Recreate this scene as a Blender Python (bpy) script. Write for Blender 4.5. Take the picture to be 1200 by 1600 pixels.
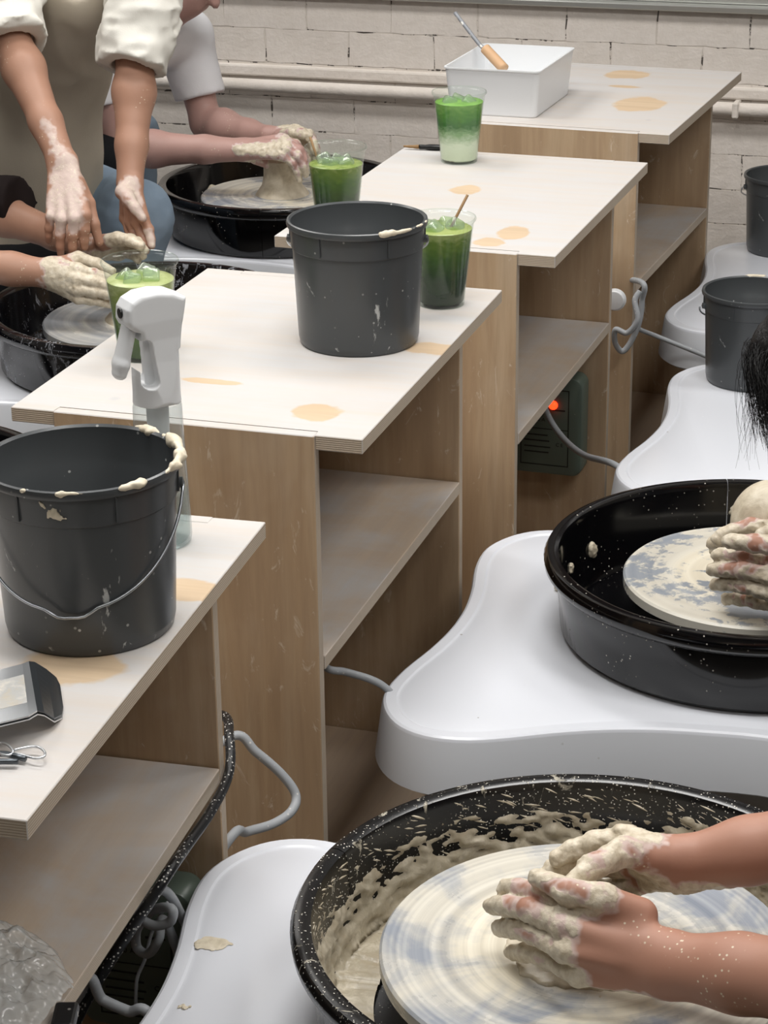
import bpy, bmesh, math, random
import numpy as np
from mathutils import Vector, Matrix

for o in list(bpy.data.objects): bpy.data.objects.remove(o)
S = bpy.context.scene
C = S.collection
PI = math.pi
random.seed(7)

# ---------------------------------------------------------------- camera
yaw, pitch, roll = math.radians(17.85), math.radians(21.78), math.radians(-0.7105)
fw = Vector((-math.sin(yaw)*math.cos(pitch), math.cos(yaw)*math.cos(pitch), -math.sin(pitch)))
rt0 = Vector((math.cos(yaw), math.sin(yaw), 0)); up0 = rt0.cross(fw)
rt = rt0*math.cos(roll) + up0*math.sin(roll); up = up0*math.cos(roll) - rt0*math.sin(roll)
cd = bpy.data.cameras.new('camera'); cam = bpy.data.objects.new('camera', cd); C.objects.link(cam)
cam.matrix_world = Matrix(((rt.x, up.x, -fw.x, 0), (rt.y, up.y, -fw.y, 0), (rt.z, up.z, -fw.z, 1.8), (0, 0, 0, 1)))
cd.sensor_fit = 'VERTICAL'; cd.sensor_height = 36; cd.sensor_width = 27
cd.lens = 3464.2/1600*36; cd.clip_start = 0.05
S.camera = cam

# ---------------------------------------------------------------- world, lights, exposure
w = bpy.data.worlds.new('world'); S.world = w; w.use_nodes = True
w.node_tree.nodes['Background'].inputs[0].default_value = (0.85, 0.9, 1, 1)
w.node_tree.nodes['Background'].inputs[1].default_value = 0.35
S.view_settings.view_transform = 'Standard'; S.view_settings.look = 'None'
S.view_settings.gamma = 1; S.view_settings.use_curve_mapping = False
S.view_settings.exposure = -0.12
try:
    S.cycles.max_bounces = 8; S.cycles.diffuse_bounces = 4; S.cycles.glossy_bounces = 3; S.cycles.transparent_max_bounces = 12
except Exception: pass
CEIL = 3.1
LAMPS = [(-0.9, 2.1, 36), (-0.9, 3.9, 28), (-2.7, 2.1, 18), (-2.7, 3.9, 26), (0.9, 2.1, 26), (0.9, 3.9, 20), (-0.9, 0.3, 7), (-2.7, 5.0, 15), (0.9, 0.3, 8)]
def lamp_light(x, y, power):
    l = bpy.data.lights.new('panel_light', 'AREA'); l.shape = 'RECTANGLE'; l.size = 1.15; l.size_y = 0.55
    l.energy = power; l.color = (1.0, 0.985, 0.965)
    return l

# ---------------------------------------------------------------- helpers
def lin(c):
    c = c.lstrip('#'); v = [int(c[i:i+2], 16)/255 for i in (0, 2, 4)]
    return tuple(x/12.92 if x <= .04045 else ((x+.055)/1.055)**2.4 for x in v) + (1,)

class NT:
    """small node-tree helper"""
    def __init__(s, name):
        s.m = bpy.data.materials.new(name); s.m.use_nodes = True
        s.t = s.m.node_tree; s.n = s.t.nodes; s.bsdf = s.n['Principled BSDF']; s.out = s.n['Material Output']
        s.tc = s.n.new('ShaderNodeTexCoord')
    def link(s, a, b): s.t.links.new(a, b)
    def put(s, inp, v):
        if isinstance(v, bpy.types.NodeSocket): s.link(v, inp)
        elif v is not None:
            if isinstance(v, tuple) and len(v) == 3 and len(inp.default_value) == 4: v = v+(1,)
            inp.default_value = v
    def mapping(s, scale=(1, 1, 1), loc=(0, 0, 0), rot=(0, 0, 0), src='Object'):
        n = s.n.new('ShaderNodeMapping'); s.link(s.tc.outputs[src], n.inputs[0])
        n.inputs['Location'].default_value = loc; n.inputs['Rotation'].default_value = rot; n.inputs['Scale'].default_value = scale
        return n.outputs[0]
    def noise(s, vec, scale=5, detail=3, rough=.5, dist=0):
        n = s.n.new('ShaderNodeTexNoise'); s.link(vec, n.inputs['Vector'])
        n.inputs['Scale'].default_value = scale; n.inputs['Detail'].default_value = detail
        n.inputs['Roughness'].default_value = rough; n.inputs['Distortion'].default_value = dist
        return n.outputs['Fac']
    def voronoi(s, vec, scale=5, rand=1.0):
        n = s.n.new('ShaderNodeTexVoronoi'); s.link(vec, n.inputs['Vector']); n.inputs['Scale'].default_value = scale
        n.inputs['Randomness'].default_value = rand
        return n
    def ramp(s, fac, stops, interp='LINEAR'):
        n = s.n.new('ShaderNodeValToRGB'); s.link(fac, n.inputs[0]); e = n.color_ramp.elements
        n.color_ramp.interpolation = interp
        while len(e) < len(stops): e.new(.5)
        for el, (p, c) in zip(e, stops):
            el.position = p; el.color = c if isinstance(c, tuple) else (c, c, c, 1)
        return n.outputs[0]
    def mix(s, fac, a, b, mode='MIX'):
        n = s.n.new('ShaderNodeMix'); n.data_type = 'RGBA'; n.blend_type = mode
        s.put(n.inputs[0], fac); s.put(n.inputs[6], a); s.put(n.inputs[7], b)
        return n.outputs[2]
    def math(s, op, a, b=None, clamp=False):
        n = s.n.new('ShaderNodeMath'); n.operation = op; n.use_clamp = clamp
        s.put(n.inputs[0], a)
        if b is not None: s.put(n.inputs[1], b)
        return n.outputs[0]
    def bump(s, h, strength=.3, dist=.002):
        n = s.n.new('ShaderNodeBump'); s.link(h, n.inputs['Height']); n.inputs['Strength'].default_value = strength
        n.inputs['Distance'].default_value = dist; s.link(n.outputs[0], s.bsdf.inputs['Normal'])
    def set(s, color=None, rough=None, metal=None, spec=None, **kw):
        if color is not None: s.put(s.bsdf.inputs['Base Color'], color)
        if rough is not None: s.put(s.bsdf.inputs['Roughness'], rough)
        if metal is not None: s.put(s.bsdf.inputs['Metallic'], metal)
        if spec is not None: s.put(s.bsdf.inputs['Specular IOR Level'], spec)
        for k, v in kw.items(): s.put(s.bsdf.inputs[k.replace('_', ' ')], v)
        return s.m

def me(name, verts, faces, smooth=False):
    m = bpy.data.meshes.new(name); m.from_pydata([tuple(v) for v in verts], [], [tuple(f) for f in faces])
    if smooth: m.polygons.foreach_set('use_smooth', [True]*len(m.polygons))
    m.update(); return m
def link(name, mesh, mats=None, parent=None, loc=None, rot=None):
    o = bpy.data.objects.new(name, mesh); C.objects.link(o)
    if mats is not None and mesh is not None and len(mesh.materials) == 0:
        for x in (mats if isinstance(mats, (list, tuple)) else [mats]): mesh.materials.append(x)
    if parent: o.parent = parent
    if loc is not None: o.location = loc
    if rot is not None: o.rotation_euler = rot
    return o
def thing(name, label, cat, loc=(0, 0, 0), rotz=0, group=None):
    o = bpy.data.objects.new(name, None); C.objects.link(o); o.empty_display_size = .05
    o.location = loc; o.rotation_euler = (0, 0, rotz)
    return tag(o, label, cat, group)
def tag(o, label, cat, group=None):
    o['label'] = label; o['category'] = cat
    if group: o['group'] = group
    return o
def struct(o, label=None):
    o['kind'] = 'structure'
    if label: o['label'] = label
    return o

def bm_mesh(bm, name, smooth=False):
    m = bpy.data.meshes.new(name); bm.normal_update(); bm.to_mesh(m); bm.free()
    if smooth: m.polygons.foreach_set('use_smooth', [True]*len(m.polygons))
    return m
def box(name, lo, hi, bev=0.0, seg=1, edge_idx=None, face_axis=2):
    """bevelled box mesh; faces not facing face_axis get material index edge_idx"""
    bm = bmesh.new(); bmesh.ops.create_cube(bm, size=1)
    for v in bm.verts: v.co = Vector([lo[i]+(v.co[i]+.5)*(hi[i]-lo[i]) for i in range(3)])
    if edge_idx is not None:
        bm.normal_update()
        for f in bm.faces: f.material_index = 0 if abs(f.normal[face_axis]) > .5 else edge_idx
    if bev: bmesh.ops.bevel(bm, geom=list(bm.edges), offset=bev, segments=seg, affect='EDGES', profile=.5)
    return bm_mesh(bm, name)
def lathe(name, prof, n=64, a0=0.0, a1=2*PI, smooth=True):
    full = abs(a1-a0-2*PI) < 1e-6; k = n if full else n+1
    V, F = [], []
    for i in range(k):
        a = a0+(a1-a0)*i/n
        for r, z in prof: V.append((r*math.cos(a), r*math.sin(a), z))
    L = len(prof)
    for i in range(n):
        j = (i+1) % k
        for q in range(L-1): F.append((i*L+q, j*L+q, j*L+q+1, i*L+q+1))
    if not full:
        pass
    bm = bmesh.new(); m = me(name, V, F); bm.from_mesh(m); bpy.data.meshes.remove(m)
    bmesh.ops.remove_doubles(bm, verts=bm.verts, dist=1e-6)
    if not full:
        ed = [e for e in bm.edges if len(e.link_faces) == 1]
        try: bmesh.ops.holes_fill(bm, edges=ed, sides=0)
        except Exception: pass
    bmesh.ops.recalc_face_normals(bm, faces=bm.faces)
    m = bm_mesh(bm, name, smooth)
    if smooth: m.set_sharp_from_angle(angle=math.radians(42))
    return m
def catmull(pts, sub=8):
    P = [Vector(p) for p in pts]; out = []
    for i in range(len(P)-1):
        p0 = P[max(i-1, 0)]; p1 = P[i]; p2 = P[i+1]; p3 = P[min(i+2, len(P)-1)]
        for s in range(sub):
            t = s/sub
            out.append(.5*((2*p1)+(p2-p0)*t+(2*p0-5*p1+4*p2-p3)*t*t+(3*p1-p0-3*p2+p3)*t*t*t))
    out.append(P[-1]); return out
def tube(name, pts, r, n=8, sub=8, closed_ends=True, flat=None):
    P = catmull(pts, sub) if sub > 1 else [Vector(p) for p in pts]
    V, F = [], []; prev = None
    for i, p in enumerate(P):
        t = (P[min(i+1, len(P)-1)]-P[max(i-1, 0)]).normalized()
        if prev is None:
            a = Vector((0, 0, 1)) if abs(t.z) < .9 else Vector((1, 0, 0)); u = t.cross(a).normalized()
        else: u = (prev-t*prev.dot(t)).normalized()
        prev = u; v = t.cross(u)
        rr = r[min(int(i*len(r)/len(P)), len(r)-1)] if isinstance(r, (list, tuple)) else r
        for k in range(n):
            a = 2*PI*k/n
            if flat: V.append(p+u*math.cos(a)*rr+v*math.sin(a)*rr*flat)
            else: V.append(p+u*math.cos(a)*rr+v*math.sin(a)*rr)
    for i in range(len(P)-1):
        for k in range(n): F.append((i*n+k, i*n+(k+1) % n, (i+1)*n+(k+1) % n, (i+1)*n+k))
    if closed_ends: F.append(tuple(range(n))[::-1]); F.append(tuple(range((len(P)-1)*n, len(P)*n)))
    return me(name, V, F, True)
def loft(name, rings, smooth=True, cap=True):
    n = len(rings[0]); V = [p for r in rings for p in r]; F = []
    for i in range(len(rings)-1):
        for k in range(n): F.append((i*n+k, i*n+(k+1) % n, (i+1)*n+(k+1) % n, (i+1)*n+k))
    if cap: F.append(tuple(range(n))[::-1]); F.append(tuple(range((len(rings)-1)*n, len(rings)*n)))
    return me(name, V, F, smooth)

# ---- numpy value noise + surface nets for organic shapes
_rng = np.random.RandomState(3); _H = _rng.rand(64, 64, 64).astype(np.float32)
def vnoise(P, f):
    q = P*f; i = np.floor(q).astype(np.int64); t = (q-i).astype(np.float32); t = t*t*(3-2*t)
    i &= 63; j = (i+1) & 63
    x0, y0, z0 = i.T; x1, y1, z1 = j.T; tx, ty, tz = t.T
    a = _H[x0, y0, z0]*(1-tx)+_H[x1, y0, z0]*tx; b = _H[x0, y1, z0]*(1-tx)+_H[x1, y1, z0]*tx
    c = _H[x0, y0, z1]*(1-tx)+_H[x1, y0, z1]*tx; d = _H[x0, y1, z1]*(1-tx)+_H[x1, y1, z1]*tx
    return (a*(1-ty)+b*ty)*(1-tz)+(c*(1-ty)+d*ty)*tz
def fbm(P, f): return vnoise(P, f)*.55+vnoise(P+7.3, f*2.1)*.3+vnoise(P+3.1, f*4.3)*.15
def cap_d(P, a, b, ra, rb):
    a = np.asarray(a, np.float32); b = np.asarray(b, np.float32); ab = b-a
    t = np.clip(((P-a)@ab)/max(float(ab@ab), 1e-12), 0, 1)
    return np.linalg.norm(P-a-t[:, None]*ab, axis=1)-(ra+(rb-ra)*t)
def smin(a, b, k):
    h = np.clip(.5+.5*(b-a)/k, 0, 1); return b+(a-b)*h-k*h*(1-h)
def chain_d(P, pts, rs, k):
    d = None
    for i in range(len(pts)-1):
        e = cap_d(P, pts[i], pts[i+1], rs[i], rs[i+1]); d = e if d is None else smin(d, e, k)
    return d
def ell_d(P, c, r):
    r = np.asarray(r, np.float32); q = (P-np.asarray(c, np.float32))/r
    k = np.linalg.norm(q, axis=1); return (k-1)*float(min(r))
def rbox_d(P, c, hs, r, R=None):
    q = P-np.asarray(c, np.float32)
    if R is not None: q = q@np.asarray(R, np.float32)
    q = np.abs(q)-(np.asarray(hs, np.float32)-r)
    return np.linalg.norm(np.maximum(q, 0), axis=1)+np.minimum(q.max(1), 0)-r
def nets(f, lo, hi, h, band=4):
    """narrow-band surface nets of an implicit function f(P)"""
    lo = np.asarray(lo, np.float32); hi = np.asarray(hi, np.float32)
    nb = np.ceil((hi-lo)/(h*band)).astype(int)+1
    ax = [lo[i]+h*band*np.arange(nb[i]+1) for i in range(3)]
    G = np.stack(np.meshgrid(*ax, indexing='ij'), -1).reshape(-1, 3).astype(np.float32)
    D = f(G).reshape(nb+1)
    F = np.repeat(np.repeat(np.repeat(D[:-1, :-1, :-1], band, 0), band, 1), band, 2).astype(np.float32)
    act = np.abs(D) < h*band*1.45
    a = act[:-1, :-1, :-1].copy()
    for dx in (0, 1):
        for dy in (0, 1):
            for dz in (0, 1): a |= act[dx:dx+nb[0], dy:dy+nb[1], dz:dz+nb[2]]
    A = np.repeat(np.repeat(np.repeat(a, band, 0), band, 1), band, 2)
    idx = np.argwhere(A); P = (lo+h*idx).astype(np.float32)
    out = np.concatenate([f(P[i:i+400000]) for i in range(0, len(P), 400000)]) if len(P) else np.zeros(0)
    F[A] = out
    s = F < 0; n = np.array(F.shape)-1
    sl = lambda d: tuple(slice(d[i], d[i]+n[i]) for i in range(3))
    cnt = np.zeros(n, np.int8)
    cor = [(i, j, k) for i in (0, 1) for j in (0, 1) for k in (0, 1)]
    for c in cor: cnt += s[sl(c)]
    mixed = (cnt > 0) & (cnt < 8); cells = np.argwhere(mixed)
    ids = -np.ones(n, np.int64); ids[mixed] = np.arange(len(cells))
    acc = np.zeros((len(cells), 3)); num = np.zeros(len(cells))
    for c in cor:
        for x in range(3):
            if c[x] == 0:
                d = list(c); d[x] = 1
                fa = F[tuple((cells+np.array(c)).T)]; fb = F[tuple((cells+np.array(d)).T)]
                m = (fa < 0) != (fb < 0); t = np.zeros(len(cells)); t[m] = fa[m]/(fa[m]-fb[m])
                p = np.array(c, float)[None]+np.zeros((len(cells), 3)); p[:, x] += t
                acc[m] += p[m]; num[m] += 1
    V = lo+h*(cells+acc/num[:, None])
    Q = []
    for x in range(3):
        y, z = (x+1) % 3, (x+2) % 3
        a0 = [slice(None)]*3; a1 = [slice(None)]*3
        a0[x] = slice(0, n[x]); a1[x] = slice(1, n[x]+1)
        for q in (y, z): a0[q] = slice(1, n[q]); a1[q] = slice(1, n[q])
        sa, sb = s[tuple(a0)], s[tuple(a1)]; e = np.argwhere(sa != sb)
        if not len(e): continue
        off = np.zeros(3, int); off[y] = 1; off[z] = 1; base = e+off
        def cid(dy, dz):
            b = base.copy(); b[:, y] += dy; b[:, z] += dz; return ids[tuple(b.T)]
        q4 = np.stack([cid(-1, -1), cid(0, -1), cid(0, 0), cid(-1, 0)], 1)
        flip = ~sa[tuple(e.T)]; q4[flip] = q4[flip][:, ::-1]; Q.append(q4)
    Q = np.concatenate(Q); Q = Q[(Q >= 0).all(1)]
    return V, Q
def np_mesh(name, V, Q, attrs=None, smooth=True, mats_idx=None):
    m = bpy.data.meshes.new(name); m.vertices.add(len(V)); m.vertices.foreach_set('co', np.asarray(V, np.float32).ravel())
    m.loops.add(len(Q)*4); m.loops.foreach_set('vertex_index', np.asarray(Q, np.int32).ravel())
    m.polygons.add(len(Q)); m.polygons.foreach_set('loop_start', np.arange(0, len(Q)*4, 4, dtype=np.int32))
    m.polygons.foreach_set('use_smooth', np.ones(len(Q), bool) if smooth else np.zeros(len(Q), bool))
    m.update(calc_edges=True); m.validate()
    for k, v in (attrs or {}).items():
        a = m.attributes.new(k, 'FLOAT', 'POINT'); a.data.foreach_set('value', np.asarray(v, np.float32))
    return m

# ---------------------------------------------------------------- materials
MT = {}
def birch(name, grain='z', tint=0.0, wash=0.0, spots=(), wash_noise=(0.35, 0.65), splash=0.0, seed=0.0, low=.75):
    """birch plywood face: grain axis, clay whitewash amount, bare wood spots [(x,y,rx,ry)] in object XY"""
    t = NT(name); sc = {'x': (1.2, 16, 16), 'y': (16, 1.2, 16), 'z': (16, 16, 1.2)}[grain]
    v = t.mapping(sc, (seed, seed*1.7, seed*.3))
    n1 = t.noise(v, 1.0, 5, .6, .6); n2 = t.noise(v, 4.0, 4, .6, .2)
    base = t.ramp(n1, [(.25, lin('#a3835e')), (.5, lin('#b99a74')), (.75, lin('#c9af8c'))])
    base = t.mix(t.ramp(n2, [(.4, 0.0), (.75, .55)]), base, lin('#94734c'), 'MIX')
    if tint: base = t.mix(tint, base, lin('#d8c2a4'))
    # small knots / dark ticks
    vo = t.voronoi(t.mapping((5, 5, 5), (seed, 0, 0)), 1.0); base = t.mix(t.ramp(vo.outputs['Distance'], [(.018, .8), (.05, 0.0)]), base, lin('#4a3020'))
    if wash:
        nw = t.noise(t.mapping((1, 1, 1), (seed*2, 3, 0)), 5.0, 5, .6, .4)
        f = t.math('MULTIPLY', t.ramp(nw, [(wash_noise[0]-(.25 if low > .5 else 0), wash*low), (wash_noise[1], wash)]), 1.0)
        st = t.ramp(t.noise(v, 2.0, 4, .7), [(.33, .80), (.6, 1.0)])
        f = t.math('MULTIPLY', f, st)
        for (x, y, rx, ry) in spots:
            mv = t.mapping((1/rx, 1/ry, 0), (-x/rx, -y/ry, 0))
            wob = t.noise(t.mapping((1, 1, 1), (x, y, 0)), 22, 3, .6)
            ln = t.n.new('ShaderNodeVectorMath'); ln.operation = 'LENGTH'; t.link(mv, ln.inputs[0])
            dd = t.math('ADD', ln.outputs['Value'], t.math('MULTIPLY', t.math('SUBTRACT', wob, .5), .9))
            f = t.math('MULTIPLY', f, t.ramp(dd, [(.84, .12), (1.0, 1.0)]))
        base = t.mix(f, base, lin('#c3c3c4'))
    if splash:
        vs = t.noise(t.mapping((18, 18, 9), (seed, 1, 2)), 1.6, 4, .75, 1.2)
        base = t.mix(t.ramp(vs, [(.68-splash*.03, 0.0), (.72, .75)]), base, lin('#e2d7c4'))
        vs = t.noise(t.mapping((3, 3, 2.2), (seed, 5, 2)), 1.6, 4, .6, .5)
        base = t.mix(t.ramp(vs, [(.5, 0.0), (.8, .22)]), base, lin('#e6dccb'))
    t.bump(n2, .12, .001)
    return t.set(base, .62, spec=.3)
def ply_edge(name, axis='z'):
    t = NT(name); v = t.mapping({'z': (2, 2, 0), 'y': (2, 0, 2), 'x': (0, 2, 2)}[axis])
    w_ = t.n.new('ShaderNodeTexWave'); w_.bands_direction = axis.upper(); w_.inputs['Scale'].default_value = 115.0
    w_.inputs['Distortion'].default_value = .6; w_.inputs['Detail'].default_value = 2
    t.link(t.tc.outputs['Object'], w_.inputs['Vector'])
    n = t.noise(t.mapping((40, 40, 40)), 1.5, 4, .7)
    c = t.mix(t.ramp(w_.outputs['Fac'], [(.25, 0.0), (.75, 1.0)]), lin('#a89886'), lin('#cabdac'))
    c = t.mix(t.ramp(n, [(.35, 0.0), (.7, .6)]), c, lin('#b3a694'))
    t.bump(w_.outputs['Fac'], .25, .001)
    return t.set(c, .75, spec=.2)
MT['edge_z'] = ply_edge('ply_edge_horizontal', 'z'); MT['edge_y'] = ply_edge('ply_edge_vertical', 'y')
MT['edge_x'] = ply_edge('ply_edge_back', 'x')

def plain(name, c, rough=.5, metal=0.0, spec=.5, **kw):
    t = NT(name); return t.set(lin(c), rough, metal, spec, **kw)
def speckled(name, c, dots, rough=.4, spec=.5, scale=60, thr=.12, amount=.5, smear=None, smear_thr=.66, bump=0.0, seed=0.0):
    """plastic with dried clay specks (voronoi dots kept where a noise is high) and smears"""
    t = NT(name)
    vo = t.voronoi(t.mapping((1, 1, 1), (seed, seed, seed)), scale)
    keep = t.ramp(t.noise(t.mapping((1, 1, 1), (seed+2, 0, 0)), 9, 3, .6), [(amount-.06, 0.0), (amount+.06, 1.0)])
    rnd = t.ramp(vo.outputs['Color'], [(.35, 0.0), (.4, 1.0)])
    f = t.math('MULTIPLY', t.ramp(vo.outputs['Distance'], [(thr*.7, 1.0), (thr, 0.0)]), t.math('MULTIPLY', keep, rnd))
    base = t.mix(f, lin(c), lin(dots))
    if smear:
        ns = t.noise(t.mapping((1, 1, .45), (seed, 3, seed)), 30, 5, .7, 1.3)
        nk = t.noise(t.mapping((1, 1, 1), (seed, 9, 1)), 6, 2, .5)
        g = t.math('MULTIPLY', t.ramp(ns, [(smear_thr, 0.0), (smear_thr+.05, .85)]), t.ramp(nk, [(.46, 0.0), (.58, 1.0)]))
        base = t.mix(g, base, lin(smear)); f = t.math('MAXIMUM', f, g)
    r = t.math('ADD', t.math('MULTIPLY', f, .35), rough, True)
    if bump: t.bump(f, bump, .001)
    return t.set(base, r, spec=spec)
MT['bucket'] = speckled('bucket_grey_plastic', '#46494b', '#cfd0cc', .30, .5, 75, .13, .57, '#c4c6c4', .63)
MT['pan'] = speckled('pan_black_plastic', '#08080a', '#c9c4b8', .11, .55, 110, .16, .55, '#b8b2a2', .72, .2)
MT['pan_messy'] = speckled('pan_black_plastic_spattered', '#0b0b0d', '#d8d4c8', .2, .55, 240, .22, .40, '#bdb6a4', .60, .3)
MT['pan_slip'] = speckled('pan_black_plastic_wet_slip', '#0a0a0e', '#cfd2d8', .12, .7, 160, .16, .52, '#9ea1a8', .56, .5)
MT['deck'] = speckled('deck_white_plastic', '#e0e3ea', '#7d7870', .24, .5, 26, .06, .54, None)
MT['skirt_shaded'] = speckled('deck_plastic_shaded', '#d0d3d8', '#8a857c', .42, .4, 30, .06, .54, None)  # same plastic as the deck, shade from overhead light painted into its colour
MT['dark_steel'] = plain('black_painted_steel', '#121213', .5)
MT['grey_panel'] = plain('grey_motor_housing', '#8c8780', .6)
MT['bail'] = plain('galvanised_wire', '#b5bac0', .3, 1.0)
MT['steel'] = plain('polished_steel', '#d6d9dc', .28, .85)
MT['steel_dark'] = plain('scuffed_steel', '#5c6166', .3, .8)
MT['white_plastic'] = plain('white_gloss_plastic', '#e2e4e6', .3)
MT['black_plastic'] = plain('black_plastic', '#0c0c0d', .3)
MT['cable'] = speckled('grey_cable', '#a4a8ac', '#d6d4ce', .45, .4, 120, .2, .5, None)
MT['red_led'] = plain('red_indicator', '#ff2a12', .3); _b = MT['red_led'].node_tree.nodes['Principled BSDF']
_b.inputs['Emission Color'].default_value = lin('#ff3010'); _b.inputs['Emission Strength'].default_value = 5
MT['box_green'] = speckled('breaker_box_plastic', '#5a665c', '#c9c8bc', .35, .5, 90, .1, .6, '#b5b8ac', .72)
MT['box_text'] = plain('printed_black_ink', '#15170f', .6)
MT['alu'] = plain('window_aluminium', '#b9bab6', .35, .8)
MT['dark_glass'] = plain('dark_window_glass', '#2a1d16', .08)
MT['wood_handle'] = plain('turned_wood_handle', '#c8a27c', .55)
MT['straw'] = plain('wooden_stirrer', '#8a6a42', .6)

def clay_mat(name, c='#cfc4ae', rough=.38):
    t = NT(name); n = t.noise(t.mapping((1, 1, 1)), 40, 5, .65, .4); m = t.noise(t.mapping((1, 1, 1), (3, 1, 2)), 12, 3, .5)
    col = t.ramp(n, [(.25, lin('#b3a68e')), (.5, lin(c)), (.8, lin('#e2d9c6'))])
    t.bump(n, .45, .003)
    return t.set(col, t.ramp(m, [(.35, rough-.12), (.7, rough+.2)]), spec=.5)
MT['clay'] = clay_mat('wet_clay')
MT['clay_smear'] = clay_mat('drying_clay', '#d8cdb6', .5)

def wheelhead(name, metal_c, cream, lo, hi, swirl=60, rad=.22, seed=0.0, fine=.12, ringw=.30, nscale=7):
    """aluminium wheel head with concentric rings of slip"""
    t = NT(name)
    ln = t.n.new('ShaderNodeVectorMath'); ln.operation = 'LENGTH'; t.link(t.mapping((1, 1, 0)), ln.inputs[0])
    r = ln.outputs['Value']
    cm = t.n.new('ShaderNodeCombineXYZ'); t.link(r, cm.inputs[0])
    rings = t.n.new('ShaderNodeTexNoise'); rings.inputs['Scale'].default_value = swirl; rings.inputs['Detail'].default_value = 4
    t.link(cm.outputs[0], rings.inputs['Vector'])
    n = t.noise(t.mapping((1, 1, 1), (seed, seed, 0)), nscale, 4, .55, .6)
    nn = t.noise(t.mapping((1, 1, 1), (seed, 2, 0)), 38, 4, .7, .4)
    f = t.math('ADD', t.math('MULTIPLY', n, .75), t.math('ADD', t.math('MULTIPLY', rings.outputs['Fac'], ringw), t.math('MULTIPLY', nn, fine)))
    f = t.ramp(f, [(lo, 0.0), (hi, 1.0)])
    inner = t.ramp(r, [(rad*.30, .25), (rad*.36, 1.0), (rad*.60, 1.0), (rad*.68, .72)])
    f = t.math('MULTIPLY', f, inner)
    base = t.mix(t.ramp(rings.outputs['Fac'], [(.35, 0.0), (.65, .5)]), lin(metal_c), lin('#c6c9cc'))
    creamv = t.mix(t.ramp(rings.outputs['Fac'], [(.4, 0.0), (.6, 1.0)]), lin(cream), lin('#e9e2d0'))
    c = t.mix(f, base, creamv)
    t.bump(rings.outputs['Fac'], .15, .001)
    return t.set(c, t.math('ADD', t.math('MULTIPLY', f, .12), .22), spec=.6)
MT['head_slip'] = wheelhead('wheel_head_slip', '#828995', '#cdc5b2', .38, .56, 70, .22, 1.0, .10, .14, 11)
MT['head_scraped'] = wheelhead('wheel_head_scraped', '#7f8690', '#d6cdb9', .70, .76, 30, .18, 4.0, .42)
MT['head_grey'] = wheelhead('wheel_head_wet_grey', '#7d8289', '#b0aaa0', .48, .8, 24, .2, 7.0)

# skin with dried / wet clay from the point attribute "clay"
def skin(name, a, b, clay_c='#d6cbb6', pale='#e6dcd8'):
    t = NT(name); at = t.n.new('ShaderNodeAttribute'); at.attribute_name = 'clay'
    n = t.noise(t.mapping((1, 1, 1)), 14, 4, .6); n2 = t.noise(t.mapping((1, 1, 1), (1, 2, 3)), 90, 4, .65)
    base = t.mix(n, lin(a), lin(b))
    wet = t.ramp(n2, [(.3, lin('#b9ab93')), (.55, lin(clay_c)), (.8, lin('#e8e0d0'))])
    f = t.ramp(t.math('ADD', at.outputs['Fac'], t.math('MULTIPLY', t.math('SUBTRACT', n2, .5), .35)), [(.38, 0.0), (.55, 1.0)])
    film = t.ramp(at.outputs['Fac'], [(.08, 0.0), (.35, .5)])
    base = t.mix(film, base, lin(pale)); c = t.mix(f, base, wet)
    vo = t.voronoi(t.mapping((1, 1, 1), (4, 2, 1)), 150)
    keep = t.ramp(t.noise(t.mapping((1, 1, 1), (4, 0, 0)), 16, 2, .5), [(.56, 0.0), (.62, 1.0)])
    c = t.mix(t.math('MULTIPLY', t.ramp(vo.outputs['Distance'], [(.14, 1.0), (.22, 0.0)]), keep), c, lin('#dccfb8'))
    t.bump(t.math('MULTIPLY', n2, t.math('ADD', f, .12)), .35, .003)
    m = t.set(c, t.math('SUBTRACT', .48, t.math('MULTIPLY', f, .08)), spec=.4)
    return m
MT['skin_tan'] = skin('skin_tan', '#a97a66', '#b58874')
MT['skin_warm'] = skin('skin_warm', '#a67c66', '#b38b76')
MT['skin_pink'] = skin('skin_pink', '#b08b82', '#be9990')
def cloth(name, c, c2, rough=.85, weave=420, seed=0):
    t = NT(name); n = t.noise(t.mapping((1, 1, 1), (seed, 0, 0)), 9, 4, .6); f = t.noise(t.mapping((1, 1, 1)), weave, 2, .5)
    t.bump(f, .25, .001)
    return t.set(t.mix(n, lin(c), lin(c2)), rough, spec=.15)
MT['shirt_cream'] = cloth('cream_cotton', '#d9d6cd', '#e4e2da')
MT['shirt_white'] = cloth('white_cotton', '#e2e2e6', '#ededf0')
MT['shirt_dark'] = cloth('dark_brown_cotton', '#1d1717', '#2a2221')
MT['shirt_grey'] = cloth('grey_cotton', '#8a8a8c', '#9a9a9c')
MT['apron'] = cloth('beige_canvas', '#b5aa99', '#c4bbab', .8, 300)
MT['denim'] = cloth('light_blue_denim', '#74879b', '#97a8b8', .85, 500)
MT['trousers'] = cloth('black_trousers', '#111214', '#1a1b1e')
def hair_mat():
    t = NT('black_hair'); n = t.noise(t.mapping((90, 90, 6)), 3, 3, .6); t.bump(n, .8, .004); return t.set(lin('#0d0b0c'), .55, spec=.4)
MT['hair'] = hair_mat()

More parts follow.
